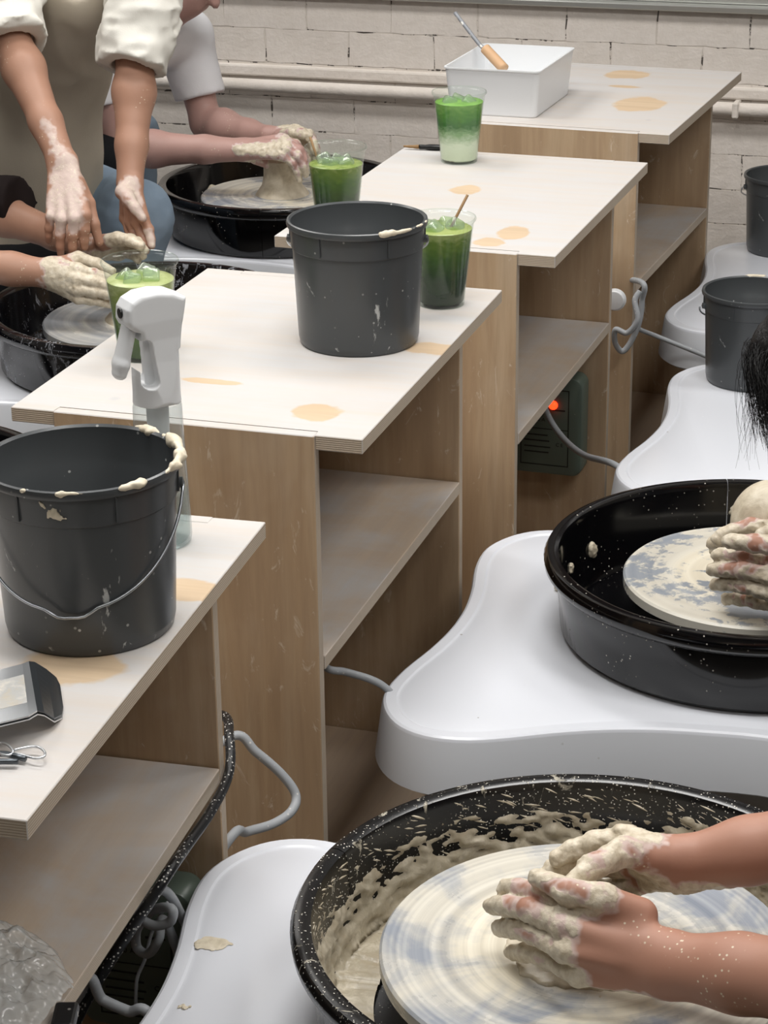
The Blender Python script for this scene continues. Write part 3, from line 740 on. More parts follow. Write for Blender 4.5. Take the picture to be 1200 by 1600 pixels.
# ---------------------------------------------------------------- drinks
def cup(loc, label, liq, fill, ice, stick=None, rz=0, foam=True, s=1.0):
    t = thing('drink_cup', label, 'drink', loc, rz, 'clear cups of green drink')
    H_, r0, r1 = .132*s, .0335*s, .0485*s
    pr = [(0, .0035), (r0-.004, .0035), (r0-.003, 0), (r0, .0005), (r0+.0006, .004)]
    for i in range(1, 23):
        z = .006+(H_*.80-.006)*i/22; r = r0+(r1-r0)*z/H_*.97; pr.append((r+(.0004 if i % 2 else 0), z))
    pr += [(r1-.0020, H_*.86), (r1-.0008, H_*.93), (r1+.0002, H_-.006), (r1+.0022, H_-.005), (r1+.0032, H_-.0025), (r1+.0022, H_), (r1+.0002, H_-.0008)]
    link('cup_body', lathe('cup_body', pr, 64), MT['cup'], t)
    f = fill*H_; lr = lambda z: r0+(r1-r0)*z/H_*.97-.0011
    lp = [(0, .0042), (lr(0)-.003, .0042), (lr(.006), .007)]+[(lr(f*i/10), f*i/10) for i in range(1, 11)]
    lp += [(lr(f)*.96, f+.0012), (lr(f)*.6, f+.0018), (0, f+.002)]
    lm = lathe('liquid', lp, 48)
    link('liquid', lm, [liq], t)
    rg = random.Random(int(loc[1]*1000))
    for k in range(ice):
        a = k*2*PI/ice+rg.uniform(-.3, .3); d = .022*s*rg.uniform(.7, 1)
        e = link('ice_cube', box('ice_cube', (-.0115, -.0115, -.0115), (.0115, .0115, .0115), .004, 3), MT['ice'], t, (d*math.cos(a), d*math.sin(a), f+rg.uniform(-.003, .003)), (rg.uniform(0, 1), rg.uniform(0, 1), rg.uniform(0, 3)))
        e.data.polygons.foreach_set('use_smooth', [True]*len(e.data.polygons))
    if stick: link('stirrer', tube('stirrer', stick, .0022, 8, 1), MT['straw'], t)
    return t
cup((-1.232, 2.735, .85), 'light green iced drink in a clear cup behind the white spray bottle', MT['matcha_light'], .80, 4, s=1.06)
cup((-1.205, 3.500, .85), 'green iced drink in a clear cup by the far potter, behind the grey bucket', MT['matcha'], .78, 4, [(-.03, .01, .09), (-.052, .02, .145)], s=1.04)
cup((-.901, 3.093, .85), 'dark green iced drink with wooden stirrer, right of the grey bucket', MT['matcha'], .87, 4, [(.008, .0, .09), (.012, .004, .115), (.035, .02, .165)], s=1.02)
cup((-1.136, 4.022, .85), 'half-mixed green and white milky drink in front of the white bin', MT['latte'], .85, 3, s=1.02)

# ---------------------------------------------------------------- white bin with a trimming tool
bt = thing('storage_bin', 'white rectangular plastic bin on the farthest cabinet', 'bin', (-1.180, 4.578, .85), R(-1.5))
def rrect(hx, hy, r, z, n=6):
    o = []
    for cx_, cy_, a0 in ((hx-r, hy-r, 0), (-hx+r, hy-r, PI/2), (-hx+r, -hy+r, PI), (hx-r, -hy+r, 1.5*PI)):
        for i in range(n+1): a = a0+PI/2*i/n; o.append((cx_+r*math.cos(a), cy_+r*math.sin(a), z))
    return o
link('bin_body', loft('bin_body', [rrect(.092, .134, .012, 0), rrect(.094, .136, .013, .003), rrect(.102, .146, .014, .094), rrect(.1045, .1485, .014, .096), rrect(.1045, .1485, .014, .099), rrect(.1005, .1445, .013, .099), rrect(.0925, .1345, .012, .005), rrect(.08, .12, .01, .004)], False), MT['white_plastic'], bt)
tt = thing('trimming_tool', 'clay tool with wooden handle and spattered metal rod leaning in the white bin', 'tool', (-1.1991, 4.6000, 0.9186))
tb = Vector((-1.1991, 4.6000, 0.9186)); t1 = Vector((-1.2499, 4.6300, 0.9548))-tb; t2 = Vector((-1.2669, 4.6400, 0.9633))-tb; t3 = Vector((-1.3313, 4.6800, 1.0200))-tb
link('tool_handle', tube('tool_handle', [(0, 0, 0), t1*.5, t1], .0115, 12, 4), MT['wood_handle'], tt)
link('tool_rod', tube('tool_rod', [t1, t2, t3], .0042, 8, 4), speckled('spattered_steel_rod', '#8d9096', '#e8e6e0', .35, .5, 60, .4, .4), tt)
br = thing('brush', 'thin brush with black handle lying at the far edge of the third cabinet', 'brush', (-1.2570, 4.0952, 0.8560))
b0 = Vector((-1.2570, 4.0952, 0.8560)); b1 = Vector((-1.2380, 4.0972, 0.8560))-b0; b2 = Vector((-1.1813, 4.1032, 0.8560))-b0
link('brush_tip', tube('brush_tip', [(-.012, 0, 0), (0, 0, 0), b1], [.002, .003, .004], 8, 3), MT['straw'], br)
link('brush_handle', tube('brush_handle', [b1, (b1+b2)/2, b2], [.0045, .006, .005], 8, 4), MT['black_plastic'], br)

# ---------------------------------------------------------------- continuous spray bottle
SB = Vector((-0.9387, 2.1108, 0.8500))
sp_ = thing('spray_bottle', 'white-headed clear spray bottle on the nearest cabinet, behind the near bucket', 'spray bottle', SB)
bp = [(0, .003), (.022, .002), (.027, 0), (.0305, .003), (.0315, .010), (.0312, .03), (.0292, .09), (.0275, .135), (.0272, .160), (.0262, .166)]
link('bottle_body', lathe('bottle_body', bp, 56), MT['bottle'], sp_)
link('water', lathe('water', [(0, .004), (.026, .004), (.0296, .010), (.0294, .03), (.0283, .062), (0, .062)], 40), MT['water'], sp_)
link('dip_tube', tube('dip_tube', [(0, 0, .012), (.001, 0, .09), (0, 0, .165)], .0022, 8, 4), MT['bottle'], sp_)
link('inner_sleeve', lathe('inner_sleeve', [(.0, .118), (.012, .118), (.0125, .150), (.0125, .25), (0, .25)], 24), MT['white_plastic'], sp_)
PROF = np.array([(.0265, 0), (.0265, .008), (.0245, .030), (.0215, .055), (.0205, .072), (.0225, .083), (.0345, .0915), (.0375, .098), (.0365, .112), (.031, .1205), (.018, .1265), (.0, .1275), (-.018, .1245), (-.0345, .1165), (-.0325, .106), (-.0275, .085), (-.0245, .064), (-.0245, .04), (-.0265, .012), (-.0265, 0)], np.float32)
def poly_d(q, poly):
    d = np.full(len(q), 1e9, np.float32); s = np.zeros(len(q), bool); n = len(poly)
    for i in range(n):
        a, b = poly[i], poly[(i+1) % n]; e = b-a; w_ = q-a; t = np.clip((w_@e)/float(e@e), 0, 1)
        d = np.minimum(d, np.linalg.norm(w_-t[:, None]*e, axis=1))
        c = ((a[1] <= q[:, 1]) != (b[1] <= q[:, 1])); xx = a[0]+(q[:, 1]-a[1])*(e[0]/(e[1] if abs(e[1]) > 1e-9 else 1e-9)); s ^= c & (q[:, 0] < xx)
    return np.where(s, -d, d)
def spray(P):
    z = P[:, 2]; hw = np.interp(z, [0, .012, .05, .075, .095, .128], [.0265, .0255, .0205, .0185, .0185, .0165]).astype(np.float32)
    d2 = poly_d(P[:, (0, 2)], PROF); r = .006
    q = np.stack([d2+r, np.abs(P[:, 1])-hw+r], 1)
    d = np.minimum(q.max(1), 0)+np.linalg.norm(np.maximum(q, 0), axis=1)-r
    cyl = np.hypot(P[:, 0], P[:, 1])-np.interp(z, [0, .012, .06, .09], [.0267, .0262, .0262, .06]).astype(np.float32)
    d = np.maximum(d, cyl)
    d = np.maximum(d, -z)
    cut = cap_d(P*np.array([1, .05, 1], np.float32), (.0145, 0, .030), (.0165, 0, .070), .0085, .0065)
    d = np.maximum(d, -cut)
    cut = rbox_d(P, (.030, 0, .068), (.0085, .03, .018), .002); d = np.maximum(d, -cut)
    return d
V, Q = nets(spray, (-.045, -.04, -.004), (.055, .04, .14), .0011)
rzs = R(228)
hd = link('spray_head', np_mesh('spray_head', V, Q), MT['white_plastic'], sp_, (0, 0, .166), (0, 0, rzs))
def trig(P): return smin(cap_d(P*np.array([1, .6, 1], np.float32), (.029, 0, .088), (.040, 0, .050), .0075, .0080), cap_d(P*np.array([1, .6, 1], np.float32), (.040, 0, .05), (.0425, 0, .040), .0080, .0075), .004)
V, Q = nets(trig, (.015, -.02, .025), (.07, .02, .11), .0013)
link('trigger', np_mesh('trigger', V, Q), MT['white_plastic'], sp_, (0, 0, .166), (0, 0, rzs))
link('nozzle', lathe('nozzle', [(0, 0), (.0056, 0), (.0056, .0022), (.0035, .0028), (0, .0018)], 20), MT['black_plastic'], sp_, Vector((math.cos(rzs)*.0366, math.sin(rzs)*.0366, .166+.106)), (0, PI/2, rzs))

# ---------------------------------------------------------------- steel scoop and loop tools
so = Vector((-0.9263, 1.7082, 0.8500))
sc = thing('steel_scoop', 'bent polished steel scoop with a dark rounded lip on the nearest cabinet', 'scoop', so)
cols = [((-0.9771, 1.6433, 0.8840), (-0.9255, 1.5478, 0.8840)), ((-0.9566, 1.6677, 0.8840), (-0.9068, 1.5725, 0.8840)), ((-0.9210, 1.7227, 0.8800), (-0.8665, 1.6252, 0.8800)), ((-0.9191, 1.7324, 0.8785), (-0.8651, 1.6394, 0.8785)), ((-0.9170, 1.7402, 0.8745), (-0.8624, 1.6477, 0.8735)), ((-0.9087, 1.7469, 0.8650), (-0.8582, 1.6589, 0.8620)), ((-0.8998, 1.7496, 0.8560), (-0.8611, 1.6805, 0.8550)), ((-0.8908, 1.7389, 0.8540), (-0.8687, 1.6991, 0.8530))]
def sheet(name, cols, th, rows=9, lift=0.0, edge=0.0):
    V, F = [], []; nC = len(cols)
    for a, b in cols:
        a = Vector(a)-so; b = Vector(b)-so
        for j in range(rows+1):
            p = a.lerp(b, j/rows); p.z += lift+(edge if j in (0, rows) else 0); V.append(p)
    m = len(V)
    V += [p-Vector((0, 0, th)) for p in V]
    for i in range(nC-1):
        for j in range(rows):
            a = i*(rows+1)+j; F.append((a, a+1, a+rows+2, a+rows+1)); F.append((m+a, m+a+rows+1, m+a+rows+2, m+a+1))
    bd = [j for j in range(rows+1)]+[i*(rows+1)+rows for i in range(1, nC)]+[(nC-1)*(rows+1)+j for j in range(rows-1, -1, -1)]+[i*(rows+1) for i in range(nC-2, 0, -1)]
    for i in range(len(bd)): F.append((bd[i], bd[(i+1) % len(bd)], m+bd[(i+1) % len(bd)], m+bd[i])[::-1])
    return me(name, V, F, False)
m = sheet('scoop_blade', cols[:4], .0016); link('scoop_blade', m, MT['steel'], sc)
m = sheet('scoop_lip', cols[3:], .0016); link('scoop_lip', m, MT['steel_dark'], sc)
m = sheet('scoop_underplate', cols, .0012, 9, -.0036); link('scoop_underplate', m, MT['steel'], sc)
ins = [(Vector(a).lerp(Vector(b), .22), Vector(a).lerp(Vector(b), .76)) for a, b in cols[:3]]
m = sheet('scoop_inset', ins, .0012, 6, .0012, -.001); link('scoop_inset', m, clay_mat('dried_clay_on_steel', '#a8a8a6', .45), sc)
LOOPS = [[(-0.8695, 1.5977, 0.8580), (-0.8616, 1.6052, 0.8580), (-0.8521, 1.6093, 0.8580), (-0.8421, 1.6032, 0.8580), (-0.8379, 1.5942, 0.8580), (-0.8449, 1.5903, 0.8570), (-0.8591, 1.5945, 0.8560), (-0.8708, 1.5949, 0.8560)], [(-0.8911, 1.5952, 0.8600), (-0.8861, 1.6031, 0.8600), (-0.8777, 1.6017, 0.8600), (-0.8695, 1.5952, 0.8580), (-0.8704, 1.5892, 0.8570), (-0.8794, 1.5891, 0.8570), (-0.8906, 1.5935, 0.8570)]]
FERR = [[(-0.8859, 1.5892, 0.8560), (-0.8747, 1.5924, 0.8560), (-0.8545, 1.5901, 0.8550)], [(-0.8891, 1.5705, 0.8560), (-0.8769, 1.5766, 0.8560), (-0.8581, 1.5821, 0.8560)]]
for k, lab in enumerate(('looped wire trimming tool with the longest steel loop, by the scoop', 'small wire loop tool at the left edge of the nearest cabinet')):
    o = Vector((-0.8801, 1.5898, 0.8520)); lt = thing('loop_tool', lab, 'tool', o, 0, 'wire loop tools')
    pts = LOOPS[k]
    link('wire_loop', tube('wire_loop', [Vector(p)-o for p in pts], .0013, 6, 6, True), MT['steel'], lt)
    link('ferrule', tube('ferrule', [Vector(p)-o for p in FERR[k]], .0028, 8, 2), MT['steel_dark'], lt)
    link('tool_handle', tube('tool_handle', [Vector(FERR[k][0])-o, Vector(FERR[k][0])-o+Vector((-.05, -.005, .001)), Vector(FERR[k][0])-o+Vector((-.11, -.012, .001))], .0042, 8, 2), MT['wood_handle'], lt)

# ---------------------------------------------------------------- plastic bag on the nearest shelf
bo = Vector((-1.0, 1.66, .534))
N = 110; V, F = [], []; gx = np.linspace(-.17, .125, N); gy = np.linspace(-.13, .125, N)
GP = np.stack(np.meshgrid(gx, gy, indexing='ij'), -1).reshape(-1, 2); G3 = np.c_[GP, np.zeros(len(GP))].astype(np.float32)
rd = np.hypot((GP[:, 0]+.03)/.155, (GP[:, 1]+.01)/.13)+.22*(fbm(G3+3, 14)-.5); fall = np.clip(1.05-rd, 0, 1)**.5
rid = 1-np.abs(2*vnoise(G3+1, 16)-1)+.6*(1-np.abs(2*vnoise(G3+5, 37)-1))+.35*(1-np.abs(2*vnoise(G3+9, 80)-1))
hz = fall*(.014+.030*rid+.012*(1-np.abs(2*vnoise(G3+2, 140)-1)))
keep = fall > 0.02
for i in range(N*N): V.append((GP[i, 0], GP[i, 1], float(hz[i])+.001))
for i in range(N-1):
    for j in range(N-1):
        a = i*N+j; qd = (a, a+N, a+N+1, a+1)
        if all(keep[x] for x in qd): F.append(qd)
bag = link('plastic_bag', me('plastic_bag', V, F, True), MT['bag'], None, bo)
tag(bag, 'crumpled clear plastic bag on the shelf of the nearest cabinet', 'bag')
bk_ = link('folded_sheet', box('folded_sheet', (-.012, -.03, 0), (.012, .012, .012), .004, 2), speckled('black_sheet_dots', '#17181a', '#e4e0d6', .3, .5, 70, .3, .42, '#9a9c9c', .62), None, (-0.8654, 1.6514, 0.5360), (0, 0, .3))
tag(bk_, 'small black spattered folded piece under the edge of the plastic bag', 'sheet')

# ---------------------------------------------------------------- cables, hose, breaker boxes, plug
def cable(name, pts, r, label, mat='cable', cat='cable', sub=10):
    o = Vector(pts[0]); return tag(link(name, tube(name, [Vector(p)-o for p in pts], r, 10, sub), MT[mat], None, o), label, cat)
MT['hose'] = speckled('black_hose', '#1a1b1d', '#d8d6d0', .4, .4, 230, .30, .46, '#b8b6b0', .60)
cable('rubber_hose', [(-1.00, 2.33, .52), (-0.9526, 2.3000, 0.5354), (-0.9237, 2.2400, 0.5427), (-0.9070, 2.2000, 0.5306), (-0.8983, 2.1600, 0.5224), (-0.8883, 2.0800, 0.5242), (-0.8832, 2.0000, 0.5276), (-0.8806, 1.9200, 0.5250), (-.96, 1.86, .38), (-1.02, 1.83, .2)], .0062, 'thick black hose flecked with clay, curving round the nearest cabinet', 'hose', 'hose')
cable('power_cable', [(-1.02, 2.30, .44), (-0.9679, 2.3600, 0.4761), (-0.9409, 2.3700, 0.4519), (-0.9104, 2.3800, 0.4187), (-0.8917, 2.3800, 0.3914), (-0.8911, 2.3600, 0.3778), (-0.9066, 2.3300, 0.3729), (-0.9222, 2.2800, 0.3867), (-0.9213, 2.2200, 0.4093), (-.98, 2.15, .30)], .0062, 'grey cable looping out against the side of the second cabinet')
cable('power_cable', [(-1.05, 1.93, .16), (-0.9515, 1.8600, 0.4224), (-0.9295, 1.8600, 0.4085), (-0.8996, 1.8600, 0.3995), (-0.8695, 1.8600, 0.3955), (-.80, 1.86, .27), (-.7, 1.86, .3)], .0062, 'grey cable running under the nearest shelf towards the nearest wheel')
cable('power_cable', [(-.84, 2.12, .24), (-.90, 2.08, .33), (-0.9218, 2.0300, 0.4450), (-0.9477, 2.0200, 0.4335), (-0.9498, 2.0100, 0.4203), (-0.9280, 2.0000, 0.4183), (-0.9069, 2.0000, 0.4272), (-0.9045, 2.0000, 0.4446), (-0.9408, 2.0300, 0.4185), (-0.9673, 2.0400, 0.3834), (-0.9697, 2.0400, 0.3566), (-0.9506, 2.0300, 0.3575), (-0.9318, 2.0200, 0.3864), (-0.9316, 2.0400, 0.3985), (-.90, 2.05, .30), (-.84, 2.06, .22)], .0058, 'coiled grey cable hanging in the dark under the nearest shelf')
cable('power_cable', [(-0.9406, 2.0700, 0.4051), (-0.9626, 2.0700, 0.3615), (-0.9702, 2.0600, 0.3263), (-0.9770, 2.0500, 0.3044), (-0.9761, 2.0400, 0.2732)], .0022, 'thin pale cord dangling under the nearest shelf')
cable('power_cable', [(-1.12, 2.9, .40), (-1.02, 2.72, .46), (-0.9352, 2.6200, 0.4604), (-0.9059, 2.6300, 0.4499), (-0.8719, 2.6400, 0.4380), (-0.8510, 2.6500, 0.4203), (-.82, 2.66, .38), (-.76, 2.66, .36)], .0055, 'grey cable entering the second cabinet from the wheel with the glossy pan')
cable('power_cable', [(-.98, 4.055, .40), (-0.9595, 4.0000, 0.3887), (-0.9291, 3.9500, 0.3662), (-0.8833, 3.8800, 0.3557), (-0.8236, 3.7800, 0.3688), (-0.7382, 3.6400, 0.4092), (-.68, 3.63, .37)], .006, 'pale grey cable from the box with red light to the wheel deck')
cable('power_cable', [(-.98, 4.50, .50), (-0.8388, 4.3300, 0.5504), (-0.8326, 4.3250, 0.5116), (-0.8367, 4.3200, 0.4649), (-0.8518, 4.3150, 0.4240), (-0.8676, 4.3100, 0.4049), (-0.8808, 4.3000, 0.4261), (-0.8782, 4.2900, 0.4567), (-0.8541, 4.2900, 0.4519), (-0.8338, 4.2900, 0.4808), (-0.8423, 4.3000, 0.5179), (-0.8343, 4.3100, 0.5360)], .006, 'grey cable loop hanging between the third and farthest cabinets')
cable('power_cable', [(-0.8454, 4.3100, 0.4672), (-0.8356, 4.3300, 0.4484), (-0.8148, 4.4000, 0.4154), (-.70, 4.42, .37)], .005, 'short grey cable running into the farthest right wheel')
pg = thing('power_plug', 'round white plug on the front edge side of the farthest cabinet', 'plug', (-0.8852, 4.3150, 0.5144))
link('plug_body', lathe('plug_body', [(0, 0), (.020, 0), (.023, .003), (.023, .008), (.020, .010), (.019, .016), (0, .018)], 32), MT['white_plastic'], pg, (0, 0, 0), (PI/2, 0, 0))
link('plug_pin', lathe('plug_pin', [(0, -.02), (.012, -.02), (.012, 0), (0, 0)], 16), MT['white_plastic'], pg, (0, 0, 0), (PI/2, 0, 0))
def text_obj(s, size, mat, parent, loc, rot, ext=.0003):
    cu = bpy.data.curves.new('lettering', 'FONT'); cu.body = s; cu.size = size; cu.extrude = ext; cu.align_x = 'LEFT'
    o = bpy.data.objects.new('lettering', cu); C.objects.link(o); dg = bpy.context.evaluated_depsgraph_get()
    m = bpy.data.meshes.new_from_object(o.evaluated_get(dg)); bpy.data.objects.remove(o); m.name = 'lettering'
    return link('lettering', m, mat, parent, loc, rot)
def breaker(loc, rz, label, led):
    """origin: bottom right back corner against the cabinet's side panel"""
    t = thing('breaker_box', label, 'electrical box', loc, rz)
    wd, hg, dp = .15, .205, .05
    rings = [[(x-wd/2, -d_, y+hg/2) for x, y, z in rrect(wd/2-i_, hg/2-i_, .02, 0)] for d_, i_ in ((0, 0), (dp-.008, 0), (dp-.003, .002), (dp, .007))]
    cov = loft('box_cover', rings); cov.flip_normals(); cov.set_sharp_from_angle(angle=math.radians(35))
    link('box_cover', cov, MT['box_green'], t)
    for (a, b, c, d) in ((-.124, .022, -.122, .178), (-.028, .022, -.026, .178), (-.124, .020, -.026, .022), (-.124, .178, -.026, .180), (-.124, .096, -.028, .0975)):
        link('face_line', box('face_line', (a, -dp-.0006, b), (c, -dp+.001, d)), MT['box_text'], t)
    F_ = (PI/2, 0, 0)
    text_obj('10000 A', .011, MT['box_text'], t, (-.112, -dp-.0003, .112), F_)
    text_obj('C E', .010, MT['box_text'], t, (-.052, -dp-.0003, .062), F_)
    for z in (.046, .057, .070, .082): link('printed_line', box('printed_line', (-.116, -dp-.0005, z), (-.062-.3*abs(z-.06), -dp+.001, z+.0026)), MT['box_text'], t)
    link('printed_line', box('printed_line', (-.06, -dp-.0005, .136), (-.034, -dp+.001, .139)), MT['box_text'], t)
    for z in (.05, .155): link('screw', lathe('screw', [(0, 0), (.0028, 0), (.002, .0018), (0, .002)], 10), MT['steel'], t, (-.006, -dp*.8, z), (PI/2, 0, 0))
    if led:
        s_ = link('indicator_lamp', lathe('indicator_lamp', [(.009, 0), (.009, .003), (.0075, .007), (.004, .0095), (0, .010)], 20), MT['red_led'], t, (-.058, -dp, .148), (PI/2, 0, 0))
        s_['label'] = 'glowing red indicator lamp'
    return t
breaker((-.886, 4.078, .226), R(-.99), 'green-grey electrical box with glowing red light inside the third cabinet', True)
breaker((-.935, 2.165, .185), R(3.41), 'dark electrical box in the shadow under the nearest shelf', False)

# ---------------------------------------------------------------- people
A_ = lambda p: np.asarray(p, np.float32)
def unit(v): v = A_(v); return v/np.linalg.norm(v)
def hand_fn(h):
    w = A_(h['w']); K = [A_(k) for k in h['k']]; T = [A_(t) for t in h['t']]; th = [A_(t) for t in h['th']]; s = h.get('s', 1.0)
    side = unit(K[0]-K[3]); fwd = unit((K[1]+K[2])/2-w); nrm = np.cross(fwd, side); bow = A_(h.get('bow', (0, 0, 1)))
    bl = h.get('bl', .16)
    wo = [.017, .006, -.006, -.016]; ra = [.0145, .0150, .0145, .0135]; rb = [.0118, .0118, .0112, .0102]; rf = [.0098, .0101, .0095, .0083]
    pal = [(w+side*wo[i]*s, K[i], ra[i]*s, rb[i]*s) for i in range(4)]
    fing = []
    for i in range(4):
        L = float(np.linalg.norm(T[i]-K[i])); j1 = K[i]+(T[i]-K[i])*.46+bow*bl*L; j2 = K[i]+(T[i]-K[i])*.78+bow*bl*.72*L
        r = rf[i]*s; fing.append(([K[i], j1, j2, T[i]], [r*1.08, r*1.02, r*.92, r*.80]))
    thr = [.0175*s, .0135*s, .0110*s, .0088*s]
    web = ((K[0]+w)/2*.5+th[1]*.5)
    def f(P):
        d = None
        for a, b, r1, r2 in pal:
            e = cap_d(P, a, b, r1, r2); d = e if d is None else smin(d, e, .012)
        t = chain_d(P, th, thr, .006)
        d = smin(d, t, .012)
        acc = d
        for pts, rs_ in fing:
            e = chain_d(P, pts, rs_, .004)
            kn = np.linalg.norm(P-pts[1], axis=1)-rs_[1]*1.08; e = smin(e, kn, .004)
            acc = np.minimum(acc, smin(d, e, .006))
        return acc
    tips = [(p[0][1], p[0][3], p[1][2]) for p in fing]
    return f, fing, (w, K, T, th)
def arm_fn(elbow, wrist, hand, s=1.0, shoulder=None):
    hf, fing, J = hand_fn(hand); e = A_(elbow); w = A_(wrist)
    hp = np.array([hand['w']]+list(hand['k'])+list(hand['t'])+list(hand['th']), np.float32); hlo = hp.min(0)-.05; hhi = hp.max(0)+.05
    m1 = e+(w-e)*.28; m2 = e+(w-e)*.7
    side = unit(A_(hand['k'][0])-A_(hand['k'][3]))*.006*s
    def f(P):
        d = chain_d(P, [e, m1, m2, w], [.038*s, .0435*s, .0315*s, .0235*s], .02)
        d = smin(d, cap_d(P, w+side, m2+side, .022*s, .027*s), .01); d = smin(d, cap_d(P, w-side, m2-side, .022*s, .027*s), .01)
        if shoulder is not None: d = smin(d, cap_d(P, e, A_(shoulder), .038*s, .05*s), .02)
        near = ((P > hlo) & (P < hhi)).all(1); o = np.full(len(P), 1.0, np.float32)
        if near.any(): o[near] = hf(P[near])
        return smin(d, o, .016)
    return f, fing, J
def clay_mask(caps, noise_f=70, amp=.016, edge=.006, seed=0.0):
    def m(P):
        if not caps: return np.zeros(len(P), np.float32)
        d = None
        for a, b, ra, rb in caps:
            e = cap_d(P, a, b, ra, rb); d = e if d is None else np.minimum(d, e)
        d = d+amp*(fbm(P+seed, noise_f)-.5)*2
        return np.clip(.5-d/(2*edge), 0, 1)
    return m
def arm_mesh(elbow, hand, clay, h=.0022, s=1.0, shoulder=None, thick=.0022, seed=0.0, film=1.0, amp=.016):
    f, fing, J = arm_fn(elbow, hand['w'], hand, s, shoulder); mk = clay_mask(clay, seed=seed, amp=amp)
    def g(P):
        d = f(P)
        if thick:
            i = np.abs(d) < .016
            if i.any(): Pi = P[i]; d[i] -= mk(Pi)*thick*(2.8*fbm(Pi*A_((1, 1, 1.4))+seed, 120)-.6)
        return d
    pts = np.array([elbow, hand['w']]+list(hand['k'])+list(hand['t'])+list(hand['th'])+([shoulder] if shoulder is not None else []), np.float32)
    V, Q = nets(g, pts.min(0)-.07, pts.max(0)+.07, h)
    return V, Q, mk(V.astype(np.float32))*film
def fingers_clay(hand, r=.017, extra=(), frac=0.0):
    out = []
    for k, t in zip(hand['k'], hand['t']):
        k = A_(k); t = A_(t); out.append((k+(t-k)*frac, t, r, r))
    th = hand['th']; out.append((A_(th[1]), A_(th[3]), r, r))
    return out+[(A_(a), A_(b), ra, rb) for a, b, ra, rb in extra]
def head_fn(c, fwd, up=(0, 0, 1), s=1.0):
    c = A_(c); f_ = unit(fwd); u = unit(A_(up)-f_*float(A_(up)@f_)); r = np.cross(f_, u); M = np.stack([f_, r, u], 1)
    def f(P):
        q = (P-c)@M
        d = ell_d(q, (-.012*s, 0, .02*s), (.098*s, .077*s, .102*s))
        d = smin(d, ell_d(q, (.03*s, 0, -.055*s), (.058*s, .052*s, .062*s)), .03)
        d = smin(d, cap_d(q, (.086*s, 0, .015*s), (.105*s, 0, -.022*s), .008*s, .013*s), .012)      # nose
        for k in (-1, 1):
            d = smin(d, ell_d(q, (-.005*s, k*.078*s, -.005*s), (.018*s, .009*s, .03*s)), .006)       # ears
            d = np.maximum(d, -(np.linalg.norm(q-A_((.093*s, k*.032*s, .018*s)), axis=1)-.013*s))    # eye sockets
            d = np.minimum(d, np.linalg.norm(q-A_((.080*s, k*.031*s, .016*s)), axis=1)-.0125*s)      # eyes
        d = smin(d, cap_d(q, (.082*s, -.02*s, -.055*s), (.082*s, .02*s, -.055*s), .008*s, .008*s), .006)  # mouth
        return d
    def hair(P):
        q = (P-c)@M
        d = ell_d(q, (-.018*s, 0, .028*s), (.108*s, .086*s, .108*s))
        d = np.maximum(d, -(cap_d(q, (.12*s, 0, .04*s), (.10*s, 0, -.15*s), .062*s, .12*s)))
        return d-.006*(fbm(P, 30)-.5)
    return f, hair
def join_meshes(parts):
    V, Q, A = [], [], []; o = 0
    for v, q_, a in parts: V.append(v); Q.append(q_+o); A.append(a); o += len(v)
    return np.concatenate(V), np.concatenate(Q), np.concatenate(A)
def zero(V): return np.zeros(len(V), np.float32)
def person(name, label, base, parts, skin_mat):
    V, Q, A = join_meshes(parts); V = V-A_(base)
    o = link('person', np_mesh('person', V, Q, {'clay': A}), skin_mat, None, base)
    return tag(o, label, 'person')
def garment(name, f, lo, hi, h, mat, parent):
    V, Q = nets(f, lo, hi, h); V = V-A_(parent.location)
    return link(name, np_mesh(name, V, Q), mat, parent)
def folds(P, amp, f, stretch=(1, 1, 1), seed=0): 
    q = P*A_(stretch)+seed; n = vnoise(q, f); n2 = vnoise(q+4.7, f*2.2)
    return amp*((1-np.abs(2*n-1))*.7+(1-np.abs(2*n2-1))*.3-.45)
def bounds(pts, pad): pts = np.array(pts, np.float32); return pts.min(0)-pad, pts.max(0)+pad
def torso_parts(hip, chest, sl, sr, head, hd_fwd, fac=1.0):
    """coarse skin core: trunk, neck, head, upper arms end inside the sleeves"""
    hf, hair = head_fn(head, hd_fwd)
    hip, chest, sl, sr, head = map(A_, (hip, chest, sl, sr, head))
    nk = (sl+sr)/2
    def f(P):
        d = chain_d(P, [hip, (hip+chest)/2, chest], [.12*fac, .115*fac, .12*fac], .05)
        d = smin(d, cap_d(P, sl, sr, .05, .05), .05); d = smin(d, cap_d(P, nk, head-A_((0, 0, .05)), .055, .05), .03)
        return smin(d, hf(P), .02)
    lo, hi = bounds([hip, chest, sl, sr, head], .2)
    V, Q = nets(f, lo, hi, .009)
    return (V, Q, zero(V)), hair

